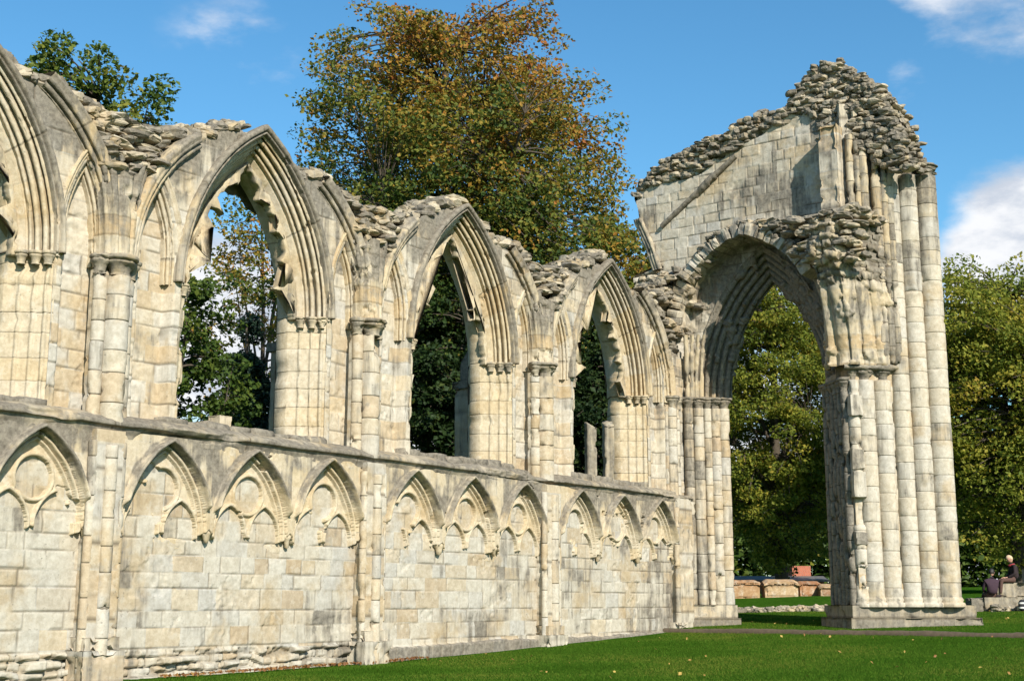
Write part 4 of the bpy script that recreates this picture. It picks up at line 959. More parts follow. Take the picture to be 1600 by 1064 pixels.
def clump(n, c0, rad, hgt, sz=(.2, .45)):
    for q in range(n):
        a = rng.uniform(0, 2*math.pi); rr = math.sqrt(rng.uniform(0, 1)); z_ = rng.uniform(0, 1)
        k = 1-.75*z_**1.5
        C.append((c0[0]+rad[0]*rr*k*math.cos(a), c0[1]+rad[1]*rr*k*math.sin(a), c0[2]+hgt*z_)); Sz.append((rng.uniform(*sz), rng.uniform(*sz), rng.uniform(.08, .18)))
clump(130, (33.35, -4.35, 13.5), (.8, .62), 2.45, (.13, .30)); clump(45, (33.5, -4.95, 13.6), (.6, .4), 1.9, (.13, .28)); clump(150, (34.5, -5.1, 12.75), (.72, .66), 2.35, (.13, .30)); clump(60, (35.0, -5.6, 12.8), (.6, .45), .55, (.15, .3))
mb = MB()
def heart(c0, rad, hgt, sd):
    th = np.linspace(0, math.pi*.5, 90); ph = np.linspace(0, 2*math.pi, 170, endpoint=False); TH, PH = np.meshgrid(th, ph, indexing='ij')
    k_ = np.sqrt(np.clip(1-.0*TH, 0, 1)); X = c0[0]+rad[0]*1.06*np.cos(TH)**.72*np.cos(PH); Y = c0[1]+rad[1]*1.06*np.cos(TH)**.72*np.sin(PH); Z = c0[2]-.1+hgt*1.03*np.sin(TH)
    lay = Ashlar(-2, 12, 10, 17, (.09, .17), (.16, .42), sd+200, warp=.05); q1, q2, q3, qj, qd = lay.eval((PH*max(rad)*.95).ravel(), Z.ravel(), .028)
    d = ((q2-.5)*.20 - .07*qj + .05*fbm(P3(X*5, Y*5, Z*9), sd, 4)).reshape(X.shape)*np.cos(TH)**.4; X = X+d*np.cos(PH); Y = Y+d*np.sin(PH); Z = Z + .10*fbm(P3(X*3, Y*3, 0*Z), sd+4, 3).reshape(X.shape)*np.sin(TH)
    mb.add(np.stack([X, Y, Z], -1), grid_faces(90, 170, True), q1, .10+.45*q3, qj*.7)
heart((33.35, -4.35, 13.5), (.72, .56), 2.4, 3); heart((34.5, -5.1, 12.75), (.66, .60), 2.3, 5); heart((33.9, -4.8, 13.2), (.6, .5), 1.9, 7)
stones(mb, C, Sz, rng, .2, (0, 1), (.05, .6), .10); mb.build('rubble_crown', M_rub, gate_, smooth_=False)
# ---- respond of the arch against the nave wall
RC = np.array([32.42, -.08])
def R_pt(s, o=0): return RC + s*DW + o*NW
mb = MB(); core_prism(mb, [R_pt(0), R_pt(1.12), R_pt(1.12)+np.array([.2, .02]), np.array([34.45, -.15]), np.array([34.45, .6]), np.array([33.0, .8])], .9, 7.0, 3, .1); mb.erode(.02, 4, .06, 1.6, .2, seed=65); mb.build('respond', M_ash, gate_)
for i, (s_, r) in enumerate(((.06, .13), (.34, .15), (.60, .11), (.82, .15), (1.06, .16))):
    q = R_pt(s_, .04); mb = MB(); shaft(mb, q[0], q[1], r, 1.42, 6.70, .43, i+81, 18, weather=.12 if i > 1 else .3); mb.erode(.006, 9, .045, 4.0, .28, seed=i+66); sh_ = mb.build('jamb_shaft', M_ash, gate_)
    cp = MB(); capital(cp, q[0], q[1], 6.66, r*1.5, .34, weather=.5); cp.erode(.022, 8, .04, 4, .12, seed=i+67); cp.build('capital', M_carv, sh_)
def rloz(o): return [R_pt(-.25, o), R_pt(1.12+o*.6, o), R_pt(1.12+o*.6)+NE*1.5, np.array([34.6, .6]), np.array([32.6, .8])]
base_block(rloz(.30), .55, 1.08, 7, .4).build('respond_base', M_grey, gate_)
base_block(rloz(.20), 1.08, 1.42, 8, .25).build('respond_base', M_ash, gate_)
# moulded vault springer in the corner above the respond
mb = MB()
for i in range(4):
    zz = np.linspace(7.0, 8.7, 40); a = np.linspace(0, 2*math.pi, 10, endpoint=False)
    q = R_pt(.05+.13*i, .05); lean = (zz-7.0)**2*.05
    X = q[0]-lean[:, None]+.075*np.cos(a)[None]; Y = q[1]-lean[:, None]*(.6+.3*i)+.075*np.sin(a)[None]; Z = zz[:, None]+0*X
    mb.add(np.stack([X, Y, Z], -1), grid_faces(40, 10, True), .4, .25)
mb.erode(.012, 5, .05, 2, .15, seed=68); mb.build('springer', M_carv, gate_)

# ================================================================== trees
def tube(mb, pts, r, n=6):
    pts = np.asarray(pts, float); r = np.asarray(r, float)
    t = np.gradient(pts, axis=0); t /= np.linalg.norm(t, axis=1)[:, None]+1e-9
    ref = np.where(np.abs(t[:, 2:3]) > .9, np.array([[1., 0, 0]]), np.array([[0, 0, 1.]]))
    a = np.cross(t, ref); a /= np.linalg.norm(a, axis=1)[:, None]+1e-9; b = np.cross(t, a)
    th = np.linspace(0, 2*math.pi, n, endpoint=False)
    v = pts[:, None] + r[:, None, None]*(np.cos(th)[None, :, None]*a[:, None] + np.sin(th)[None, :, None]*b[:, None])
    mb.add(v, grid_faces(len(pts), n, True), .5)
def leaves(mb, C, size, rng, tone):
    n = len(C); nu_ = rng.normal(size=(n, 3))*.75 + np.array([-.15, -.35, .75]); a = np.cross(nu_, rng.normal(size=(n, 3))); a /= np.linalg.norm(a, axis=1)[:, None]
    b = np.cross(nu_, a); b /= np.linalg.norm(b, axis=1)[:, None]; nn = np.cross(a, b)
    s = size*rng.uniform(.5, 1.5, n)[:, None]
    v = np.stack([C-a*s*.6, C+b*s*.42+nn*s*.12, C+a*s*.6, C-b*s*.42+nn*s*.12], 1)
    mb.add(v.reshape(-1, 3), np.arange(4*n).reshape(n, 4), np.repeat(tone, 4))
def tree(name, label, base, H, cz, rad, seed, mat, nclump=360, per=120, leaf=.16, cl_r=.75, hue=lambda p, r: .5+0*r, sparse=None, trunk_r=.35, shell=.45, conifer=False):
    """trunk, limbs to every leaf clump; the crown is an uneven ellipsoid of clumps"""
    rng = np.random.RandomState(seed); base = np.array(base, float); cc = base + np.array([0, 0, cz])
    t = thing(name, label, 'tree', tuple(base))
    th = np.linspace(0, 1, 14); wob = np.stack([.35*np.sin(th*5+seed), .35*np.cos(th*4+seed*2), 0*th], 1)*th[:, None]
    top_h = cz + rad[2]*(.75 if not conifer else .98)
    tp = base[None] + wob + np.stack([0*th, 0*th, th*top_h - .3], 1)
    wood = MB(); tube(wood, tp, trunk_r*(1-th*.88)+.03, 9)
    d = rng.normal(size=(nclump*3, 3)); d /= np.linalg.norm(d, axis=1)[:, None]
    rr = (shell + (1-shell)*rng.uniform(0, 1, len(d))**.6)
    lump = 1 + .24*fbm(d*1.7+seed*5, seed, 3) + .10*fbm(d*5+seed, seed+2, 2)
    q = d*rr[:, None]*lump[:, None]
    if conifer: q[:, :2] *= np.clip((1-q[:, 2:3])*.62, .05, 1.2)
    c = cc + q*np.array(rad)[None]
    ok = c[:, 2] > base[2]+1.0
    gap = fbm(c*.42+seed, seed+7, 3); ok &= gap > -.32
    if sparse is not None: ok &= rng.uniform(0, 1, len(c)) > sparse(q)
    c = c[ok][:nclump]; q = q[ok][:nclump]
    near = np.sort(np.linalg.norm(c[:, None]-c[None], axis=2), axis=1)[:, 3] < 2.2*cl_r; c = c[near]; q = q[near]
    # limbs: primary ends, then every clump hooks on to its nearest limb point
    npri = 14; pi_ = rng.choice(len(c), npri, replace=False); nodes = [tp[4:]]; nr = [trunk_r*(1-th[4:]*.88)+.03]
    for k in pi_:
        e = c[k]; zf = np.clip((e[2]-base[2])/top_h*.62 - .06, .18, .9); st = base + np.array([np.interp(zf, th, wob[:, 0]), np.interp(zf, th, wob[:, 1]), zf*top_h-.3])
        s_ = np.linspace(0, 1, 12)[:, None]; mid = st + (e-st)*s_ + np.array([0, 0, 1])*np.sin(s_*math.pi)*.10*np.linalg.norm(e-st)*(-1 if conifer else .6)
        mid = mid + .25*np.sin(s_*7+k)*np.array([[.6, -.5, .3]])*s_
        r_ = trunk_r*.42*(1-s_[:, 0]*.88); tube(wood, mid, r_, 6); nodes.append(mid[1:]); nr.append(r_[1:])
    nd = np.concatenate(nodes); nrr = np.concatenate(nr)
    for e in c:
        k = np.argmin(np.linalg.norm(nd-e[None], axis=1) + .3*np.maximum(0, nd[:, 2]-e[2])); st = nd[k]; s_ = np.linspace(0, 1, 5)[:, None]
        m = st + (e-st)*s_ + np.array([0, 0, .12])*np.sin(s_*math.pi)*np.linalg.norm(e-st); r0 = min(nrr[k]*.7, .06)
        tube(wood, m, r0*(1-s_[:, 0]*.8)+.006, 4)
    tr = wood.build('trunk', M_bark, t)
    w = rng.uniform(.5, 1.4, len(c)); n = (w/w.mean()*per).astype(int); idx = np.repeat(np.arange(len(c)), n)
    g = rng.normal(size=(len(idx), 3)); g *= (cl_r*rng.uniform(.3, 1, len(idx))**.5/np.maximum(np.linalg.norm(g, axis=1), 1e-6))[:, None]; g[:, 2] *= .62
    g[:, 2] -= .16*np.hypot(g[:, 0], g[:, 1])
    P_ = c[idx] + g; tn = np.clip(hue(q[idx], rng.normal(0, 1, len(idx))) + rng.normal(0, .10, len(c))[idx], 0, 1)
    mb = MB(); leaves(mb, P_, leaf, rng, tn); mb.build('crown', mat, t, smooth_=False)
    return t
AUT = [(0, (.030, .062, .012)), (.25, (.062, .10, .018)), (.45, (.16, .17, .025)), (.65, (.33, .20, .03)), (.85, (.38, .16, .03)), (1, (.29, .09, .03))]
GRN = [(0, (.022, .050, .010)), (.35, (.060, .105, .016)), (.65, (.125, .160, .024)), (.85, (.22, .21, .03)), (1, (.32, .22, .04))]
M_aut = leaf_mat('autumn_leaves', AUT); M_grn = leaf_mat('green_leaves', GRN); M_drk = leaf_mat('dark_leaves', [(0, (.008, .022, .006)), (.5, (.022, .045, .010)), (.8, (.05, .07, .012)), (1, (.14, .11, .02))], .25)
M_yel = leaf_mat('yellow_green_leaves', [(0, (.06, .10, .016)), (.35, (.155, .20, .028)), (.65, (.28, .29, .038)), (.85, (.40, .34, .05)), (1, (.44, .30, .05))], .5)
M_con = leaf_mat('pine_needles', [(0, (.012, .032, .020)), (1, (.04, .075, .045))], .1)
gz = lambda x, y: float(ground_z(np.array([x]), np.array([y]))[0])
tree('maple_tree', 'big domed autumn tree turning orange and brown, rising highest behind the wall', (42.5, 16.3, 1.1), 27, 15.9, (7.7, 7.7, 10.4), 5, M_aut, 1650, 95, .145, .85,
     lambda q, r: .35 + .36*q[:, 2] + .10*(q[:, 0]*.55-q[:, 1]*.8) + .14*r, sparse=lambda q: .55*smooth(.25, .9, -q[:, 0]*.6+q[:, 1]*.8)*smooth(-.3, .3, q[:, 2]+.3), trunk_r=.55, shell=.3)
tree('sycamore_tree', 'dark green tree whose leafy top shows over the wall at the far left', (25.8, 18.4, .8), 19, 11.4, (3.0, 4.2, 7.8), 9, M_grn, 340, 100, .15, .65, lambda q, r: .45+.1*q[:, 2]+.13*r, trunk_r=.3)
tree('lime_tree', 'dark leafy tree seen through the left half of the nearest full window', (33.0, 22.5, .9), 15, 8.2, (3.6, 2.5, 6.4), 13, M_grn, 210, 105, .17, .65, lambda q, r: .30+.1*q[:, 2]+.13*r, trunk_r=.3)
tree('birch_tree', 'thin half bare autumn tree with yellow leaves beyond the nearest full window', (49.0, 34.0, 1.6), 22, 14, (3.5, 3.2, 8.5), 17, M_aut, 240, 55, .17, .7, lambda q, r: .52+.12*r, trunk_r=.2)
tree('pine_tree', 'dark bluish conifer standing beyond the nearest full window', (41.2, 26.6, 1.1), 13, 6.0, (3.6, 3.6, 7.0), 19, M_con, 260, 150, .15, .6, lambda q, r: .4+.25*r, trunk_r=.22, conifer=True, shell=.2)
tree('holm_oak', 'dense dark evergreen filling the second full window', (40.5, 13.2, 1.0), 15, 7.0, (4.4, 4.2, 6.4), 23, M_drk, 300, 135, .17, .75, lambda q, r: .38+.15*r, trunk_r=.35)
tree('yew_tree', 'dark tree filling the window nearest the archway', (46.0, 10.4, 1.2), 13, 6.6, (4.2, 4.0, 6.2), 29, M_drk, 300, 130, .18, .75, lambda q, r: .36+.16*r, trunk_r=.35)
tree('beech_tree', 'small distant brownish tree peeping over the wall left of the archway', (64, 21.9, 2.0), 22, 15.5, (4.0, 4.0, 5.6), 31, M_aut, 220, 110, .2, .8, lambda q, r: .45+.1*r, trunk_r=.3)
tree('plane_tree', 'tall light green tree framed by the archway with sky showing through it', (66.5, 12.8, 2.1), 20, 9.8, (5.2, 5.2, 9.4), 37, M_yel, 1000, 125, .135, .75, lambda q, r: .50+.17*r, trunk_r=.35, shell=.3)
tree('chestnut_tree', 'broad green tree behind the seated people at the right edge', (62.5, -.6, 2.0), 18, 8.0, (5.6, 5.6, 7.4), 41, M_yel, 1000, 130, .14, .8, lambda q, r: .58+.13*r, trunk_r=.4, shell=.3)
tree('oak_tree', 'dark leafy tree just glimpsed through the window cut by the left edge', (25.6, 25.5, .8), 16, 9.0, (2.7, 2.6, 7.0), 43, M_drk, 170, 100, .16, .7, lambda q, r: .45+.15*r, trunk_r=.3)
# far belt of trees closing the horizon
rng = np.random.RandomState(77); n = 150000
ang = rng.uniform(math.radians(-4), math.radians(66), n); rr = rng.uniform(95, 115, n)
hh = 9.5 + 3.0*fbm(P3(ang*9, 0*ang, 0*ang), 5, 3); zz = rng.uniform(0, 1, n)**.8*hh
C = np.stack([rr*np.cos(ang), -17.5+rr*np.sin(ang), 2.5+zz], 1)
mb = MB(); leaves(mb, C, .42, rng, np.clip(.30+.18*rng.normal(size=n), 0, 1)); o = mb.build('far_wood', M_grn, smooth_=False); o['kind'] = 'stuff'; tag(o, 'far belt of green trees beyond the ruins', 'woodland')

# ================================================================== things on the lawn
def rock(name, label, cat, c, size, mat, yaw, rough=.06, seed=1, tone=(.2, .8), wea=(.1, .5), rnd=.15, group=None):
    r_ = np.random.RandomState(seed); t = thing(name, label, cat, (c[0], c[1], c[2]), group)
    return t, r_
R_ = np.array([math.sin(YAW), -math.cos(YAW)]); F_ = np.array([math.cos(YAW), math.sin(YAW)])
M_sand = stone_mat('red_sandstone', [(0, (.36, .17, .085)), (.35, (.44, .26, .14)), (.7, (.50, .36, .22)), (1, (.30, .15, .09))], bright=.85, crust=((.16, .11, .08), (.34, .27, .2)))
# stone coffins in a row
def coffin(px0, py0, w, h, lab, seed, tone, lidh):
    z = gz(px0, py0); t = thing('stone_coffin', lab, 'stone coffin', (px0, py0, z-.03), 'old stone coffins in a row beyond the archway')
    ang = math.atan2(R_[1], R_[0]) + [.05, -.06, .02, .08, -.03][seed % 5]
    mb = MB(); boxgrid(mb, px0-w/2, px0+w/2, py0-.42, py0+.42, z-.03, z+h-lidh, .06, tone, .15, seed, 9, ang, (px0, py0))
    boxgrid(mb, px0-w/2+.10, px0+w/2-.10, py0-.45, py0-.41, z+.06, z+h-lidh-.08, .06, tone+.1, .1, seed, 9, ang, (px0, py0))
    mb.erode(.014, 5, .05, 2.5, .2, seed); mb.build('chest', M_sand, t)
    mb = MB(); boxgrid(mb, px0-w/2-.05, px0+w/2+.05, py0-.48, py0+.48, z+h-lidh+.004, z+h, .06, tone-.05, .2, seed+1, 9, ang, (px0, py0))
    v = mb.verts(); dx = np.abs((v[:, 0]-px0)*math.cos(ang)+(v[:, 1]-py0)*math.sin(ang))/(w/2+.05); dy = np.abs(-(v[:, 0]-px0)*math.sin(ang)+(v[:, 1]-py0)*math.cos(ang))/.48
    up = v[:, 2] > z+h-lidh*.5; v[:, 2] -= up*(.10*smooth(.72, 1, dx)+.12*smooth(.2, 1, dy)); mb.v = [v]
    mb.erode(.02, 4, .05, 2.5, .2, seed+3); mb.build('lid', M_sand, t)
c0 = np.array([54.25, 9.82])
for k, (off, w, h, lab, tone, lidh) in enumerate(((.15, 1.85, .78, 'reddish stone coffin with a low flat lid, next to the left jamb of the archway', .35, .22), (2.0, 1.45, .76, 'brown stone coffin whose pale pink lid is the most rounded', .6, .26),
        (3.35, .95, .66, 'dark red stone coffin tucked behind the small pale one', .1, .16), (4.15, .85, .52, 'smallest and palest stone coffin in the row', .8, .18), (5.15, 1.5, .78, 'tan stone coffin with a thick rounded lid, touching the pier in the view', .7, .28))):
    q = c0 + R_*(off+.3) + F_*(.5 if k == 2 else 0); coffin(q[0], q[1], w, h, lab, k+1, tone, lidh)
# low foundation of loose stones across the grass
t = thing('foundation_wall', 'low line of rough grey stones marking a lost wall in the grass beyond the archway', 'wall footing', (42.5, 2, 1.1))
C = []; Sz = []; rng = np.random.RandomState(8)
for q in range(420):
    k = rng.uniform(-1.0, 6.5); o_ = rng.uniform(-.4, .4); pp = np.array([41.2, 4.3]) + R_*k + F_*o_
    C.append((pp[0], pp[1], gz(pp[0], pp[1])+rng.uniform(-.02, .09))); Sz.append((rng.uniform(.12, .32), rng.uniform(.12, .3), rng.uniform(.08, .2)))
mb = MB(); stones(mb, C, Sz, rng, .24, (.2, 1), (.0, .5), .2); mb.build('rubble_course', M_rub, t, smooth_=False)
# brick building with slate roof, half hidden
bo = np.array([74.9, 15.2]); bz_ = 2.05; bang = math.atan2(R_[1], R_[0])
t = thing('brick_building', 'small red brick building with a grey slate roof glimpsed under the trees through the archway', 'building', (bo[0], bo[1], bz_))
def brick_mat():
    m, tt, b = newmat('red_brick'); co = tt.nodes.new('ShaderNodeTexCoord').outputs['Object']
    mp_ = tt.nodes.new('ShaderNodeMapping'); mp_.inputs['Rotation'].default_value = (math.pi/2, 0, -bang); tt.links.new(co, mp_.inputs[0])
    br_ = tt.nodes.new('ShaderNodeTexBrick'); br_.inputs['Scale'].default_value = 4.5; br_.inputs['Color1'].default_value = (.46, .12, .06, 1); br_.inputs['Color2'].default_value = (.36, .09, .05, 1); br_.inputs['Mortar'].default_value = (.3, .25, .2, 1)
    tt.links.new(mp_.outputs[0], br_.inputs['Vector']); tt.links.new(br_.outputs['Color'], b.inputs['Base Color']); b.inputs['Roughness'].default_value = .9
    return m
M_brick = brick_mat(); M_slate = simple('slate', (.125, .118, .11), .6, .2, 6)
def bb(mb, x0, x1, y0, y1, z0, z1): boxgrid(mb, bo[0]+x0, bo[0]+x1, bo[1]+y0, bo[1]+y1, z0, z1, .25, .5, 0, 1, 9, bang, tuple(bo))
mb = MB(); bb(mb, -4.2, 1.2, .2, 3, 1.6, 2.66); bb(mb, -.35, .75, 1.6, 2.9, 2.66, 3.62); mb.build('wall', M_brick, t, smooth_=False)
mb = MB(); bb(mb, -4.5, 1.5, -.2, 3.3, 2.664, 2.75)
v = mb.verts(); mb2 = MB(); bb(mb2, -4.4, 1.4, -.1, 1.5, 2.754, 3.02); v2 = mb2.verts(); up = v2[:, 2] > 2.9
dy_ = -(v2[:, 0]-bo[0])*math.sin(bang)+(v2[:, 1]-bo[1])*math.cos(bang); v2[:, 2] -= up*.26*np.clip((1.2-dy_)/1.3, 0, .95); mb2.v = [v2]; mb.add(v2, mb2.f, .5); mb.build('roof', M_slate, t, smooth_=False)

# tumbled blocks the people sit on
BK = np.array([43.9, -4.9])
def lp(r, f): q = BK + R_*r + F_*f; return q
def block(name, lab, r, f, z0, w, d, h, seed, tone, wea):
    q = lp(r, f); t = thing(name, lab, 'stone block', (q[0], q[1], z0), 'fallen stone blocks at the right edge')
    mb = MB(); boxgrid(mb, q[0]-w/2, q[0]+w/2, q[1]-d/2, q[1]+d/2, z0, z0+h, .05, tone, wea, seed, 9, bang, tuple(q)); mb.erode(.02, 5, .07, 2.6, .12, seed)
    mb.build('rough_face', M_grey, t); return t
zb = gz(*BK)
block('fallen_block', 'large squared grey block the light haired person sits on', .75, .3, zb+.43, 1.75, .8, .44, 3, .6, .3)
block('fallen_block', 'low wide block at ground level under the large squared one', .55, .2, zb-.05, 2.3, .9, .47, 4, .4, .35)
block('fallen_block', 'small pale block standing on the far end of the large squared one', 1.25, .5, zb+.88, .5, .5, .42, 5, .8, .2)
block('fallen_block', 'thin dark slab nearest the pier base', -.72, .1, zb-.03, .55, .6, .42, 6, .1, .5)
C = []; Sz = []; t = thing('rubble_heap', 'scatter of small stones in front of the fallen blocks', 'rubble', (*lp(.4, -.5), zb))
for q in range(46): pp = lp(rng.uniform(-.5, 1.6), rng.uniform(-.55, -.25)); C.append((pp[0], pp[1], zb+rng.uniform(-.02, .14))); Sz.append((rng.uniform(.1, .28), rng.uniform(.1, .25), rng.uniform(.08, .2)))
mb = MB(); stones(mb, C, Sz, rng, .24, (.1, 1), (.0, .6), .2); mb.build('loose_stones', M_rub, t, smooth_=False)
# striped bag among the stones
q = lp(.50, -.68); t = thing('shoulder_bag', 'dark bag with white bands lying among the stones', 'bag', (q[0], q[1], zb))
M_bagd = simple('dark_canvas', (.02, .02, .025), .8, .2, 30); M_bagw = simple('white_canvas', (.62, .62, .6), .8, .1, 30)
def puff(mb, q, z0, w, d, h, k=.8):
    n = 14; a = np.linspace(0, 2*math.pi, 22, endpoint=False); b = np.linspace(-math.pi/2, math.pi/2, n)
    X = w/2*np.sign(np.cos(a))*np.abs(np.cos(a))**.6*(np.cos(b)**.5)[:, None]; Y = d/2*np.sign(np.sin(a))*np.abs(np.sin(a))**.6*(np.cos(b)**.5)[:, None]; Z = z0+h/2+h/2*np.sin(b)[:, None]+0*X
    mb.add(np.stack([q[0]+R_[0]*X+F_[0]*Y, q[1]+R_[1]*X+F_[1]*Y, Z], -1), grid_faces(n, 22, True), .5)
mb = MB(); puff(mb, q, zb+.0, .42, .2, .36); mb.build('body', M_bagd, t)
for zz_ in (.08, .22):
    mb = MB(); a = np.linspace(0, 2*math.pi, 30, endpoint=False); X = .209*np.sign(np.cos(a))*np.abs(np.cos(a))**.6; Y = .105*np.sign(np.sin(a))*np.abs(np.sin(a))**.6
    V = np.stack([np.stack([q[0]+R_[0]*X+F_[0]*Y, q[1]+R_[1]*X+F_[1]*Y, 0*X+zb+zz_+h_], -1) for h_ in (0, .05)]); mb.add(V, grid_faces(2, 30, True), .5); mb.build('white_band', M_bagw, t)

# ------------------------------------------------------------------ seated people
def skin_mesh(name, joints, edges, mat, parent, sub=2):
    me = bpy.data.meshes.new(name); me.from_pydata([j[0] for j in joints], edges, []); o = bpy.data.objects.new(name, me); S.collection.objects.link(o)
    m = o.modifiers.new('skin', 'SKIN'); 
    for v, j in zip(me.skin_vertices[0].data, joints): v.radius = (j[1], j[2] if len(j) > 2 else j[1]); v.use_root = False
    me.skin_vertices[0].data[0].use_root = True
    ss = o.modifiers.new('sub', 'SUBSURF'); ss.levels = sub; ss.render_levels = sub
    dg = bpy.context.evaluated_depsgraph_get(); ev = o.evaluated_get(dg); nm = bpy.data.meshes.new_from_object(ev); o.modifiers.clear(); o.data = nm; nm.name = name
    nm.materials.clear(); nm.materials.append(mat)
    for p_ in nm.polygons: p_.use_smooth = True
    o.parent = parent; return o
def fig(origin, face):
    """local frame: x = right of image, y = away, z = up; returns point maker relative to the person's empty"""
    ca, sa = math.cos(face), math.sin(face)
    def f(x, y, z):
        x, y = x*ca-y*sa, x*sa+y*ca
        return (R_[0]*x+F_[0]*y, R_[1]*x+F_[1]*y, z)
    return f
M_skin = simple('skin', (.50, .28, .20), .55, .05, 30)
M_hairl = simple('fair_hair', (.52, .38, .24), .7, .2, 60); M_haird = simple('dark_hair', (.018, .014, .012), .6, .2, 60)
M_black = simple('black_wool', (.022, .012, .014), .9, .2, 40); M_red = simple('red_scarf', (.30, .03, .035), .9, .2, 40)
M_plum = simple('plum_coat', (.038, .018, .030), .9, .2, 40); M_brown = simple('brown_cloth', (.085, .045, .035), .9, .2, 40); M_paper = simple('paper', (.75, .75, .72), .8, .03, 30)
def hand(f, w, dirx, parent):
    """palm with five curled fingers, one mesh per hand"""
    J = [((0, 0, 0), .030, .018), ((.055, 0, 0), .036, .016)]; E_ = [(0, 1)]
    for k, (oy, ln) in enumerate(((-.030, .065), (-.010, .078), (.010, .072), (.030, .056))):
        i = len(J); J += [((.075, oy, -.004), .009), ((.075+ln*.55, oy*1.1, -.014), .0085), ((.075+ln*.85, oy*1.1, -.036), .008)]; E_ += [(1, i), (i, i+1), (i+1, i+2)]
    i = len(J); J += [((.025, -.045*1, -.012), .011), ((.055, -.062, -.028), .009)]; E_ += [(0, i), (i, i+1)]
    c, s_ = math.cos(dirx), math.sin(dirx)
    J = [(f(w[0]+j[0][0]*c-j[0][1]*s_, w[1]+j[0][0]*s_+j[0][1]*c, w[2]+j[0][2]), *j[1:]) for j in J]
    return skin_mesh('hand', J, E_, M_skin, parent, 1)
def head(f, c, tilt, hairmat, parent, facing):
    """skull with nose, brow, chin and ears; facing = angle of the gaze in the local frame"""
    n, m_ = 30, 36; th = np.linspace(0, math.pi, n); ph = np.linspace(0, 2*math.pi, m_, endpoint=False)
    TH, PH = np.meshgrid(th, ph, indexing='ij'); x = np.sin(TH)*np.cos(PH); y = np.sin(TH)*np.sin(PH); z = np.cos(TH)
    def shape(x, y, z, off=0):
        X = x*.098; Y = y*.076; Z = z*.120; low_ = np.clip(-z, 0, 1); Y = Y*(1-.30*low_); X = np.where(x < 0, X*(1-.25*low_), X*(1-.06*low_))
        fr_ = np.exp(-((np.arctan2(y, x))/.17)**2)*(x > 0)
        X = X + .024*fr_*np.exp(-((z+.16)/.17)**2) - .010*np.exp(-((np.abs(y)-.36)/.16)**2)*np.exp(-((z-.06)/.12)**2)*(x > 0) + .007*np.exp(-(y/.35)**2)*np.exp(-((z+.50)/.07)**2)*(x > 0)
        Y = Y + np.sign(y)*.016*np.exp(-((x+.05)/.13)**2)*np.exp(-((z+.05)/.2)**2)
        return X, Y, Z
    def put(X, Y, Z):
        c1_, s1_ = math.cos(tilt), math.sin(tilt); X, Z = X*c1_+Z*s1_, -X*s1_+Z*c1_
        c2_, s2_ = math.cos(facing), math.sin(facing); X, Y = X*c2_-Y*s2_, X*s2_+Y*c2_
        P_ = np.array([f(c[0]+a_, c[1]+b_, c[2]+d_) for a_, b_, d_ in zip(X.ravel(), Y.ravel(), Z.ravel())]); return P_
    org_ = np.array(parent.location)
    mb = MB(); mb.add(put(*shape(x, y, z))+org_, grid_faces(n, m_, True)[:, ::-1], .5); hd = mb.build('head', M_skin, parent)
    mb = MB(); X, Y, Z = shape(x, y, z); keep_ = ((z > .45) | (x < -.12) & (z > -.45)); sc_ = 1.12; nz_ = 1+.04*fbm(P3(x*5, y*5, z*5), 3, 3).reshape(x.shape)
    V = put(X*sc_*nz_, Y*sc_*nz_, Z*1.07*nz_)+org_; F = grid_faces(n, m_, True)[:, ::-1]; F = F[keep_.ravel()[F].all(1)]; mb.add(V, F, .5); mb.build('hair', hairmat, parent)
# light haired reader sitting on the large block, legs to the left
q = lp(.42, -.02); o0 = (q[0], q[1], zb+.87); per = thing('person', 'fair haired person in black top and red scarf sitting high, head bent', 'person', o0)
f = fig(o0, 0)
body = [(f(.05, 0, .10), .16, .13), (f(.07, 0, .30), .15, .12), (f(.03, 0, .48), .17, .12), (f(.0, 0, .56), .08, .07), (f(-.03, 0, .62), .055),
        (f(.02, -.17, .50), .065), (f(-.02, -.24, .27), .05), (f(-.20, -.13, .16), .036), (f(.02, .17, .50), .065), (f(-.02, .24, .27), .05), (f(-.20, .10, .16), .036)]
skin_mesh('top', body, [(0, 1), (1, 2), (2, 3), (3, 4), (2, 5), (5, 6), (6, 7), (2, 8), (8, 9), (9, 10)], M_black, per)
skin_mesh('trousers', [(f(.05, 0, .08), .14, .12), (f(-.05, -.10, .09), .09), (f(-.42, -.12, .07), .068), (f(-.46, -.12, -.34), .045), (f(-.05, .10, .09), .09), (f(-.42, .10, .07), .068), (f(-.50, .10, -.34), .045)],
          [(0, 1), (1, 2), (2, 3), (0, 4), (4, 5), (5, 6)], M_brown, per)
for sy, sx2 in ((-.12, -.46), (.10, -.50)): skin_mesh('shoe', [(f(sx2+.03, sy, -.39), .045), (f(sx2-.08, sy, -.41), .042), (f(sx2-.17, sy, -.42), .03)], [(0, 1), (1, 2)], M_black, per)
skin_mesh('scarf', [(f(.06, 0, .55), .06), (f(.0, -.09, .55), .045), (f(-.09, -.03, .53), .04), (f(-.09, .05, .53), .04), (f(.0, .09, .55), .045)], [(0, 1), (1, 2), (2, 3), (3, 4), (4, 0)], M_red, per)
head(f, (-.07, 0, .74), .55, M_hairl, per, math.pi)
for sy in (-.13, .10): hand(f, (-.20, sy, .165), math.pi, per)
mb = MB(); g = np.array([[(f(.12+a_*.26, -.20+b_*.22, .024+.012*a_)) for a_ in (0, .5, 1)] for b_ in (0, .5, 1)])+np.array(o0); mb.add(g.reshape(-1, 3), grid_faces(3, 3), .5); mb.add(g.reshape(-1, 3)-np.array([0, 0, .02]), grid_faces(3, 3)[:, ::-1], .5); pap = mb.build('sheet_of_paper', M_paper); 
tag(pap, 'white papers lying beside the fair haired person on the block', 'paper')
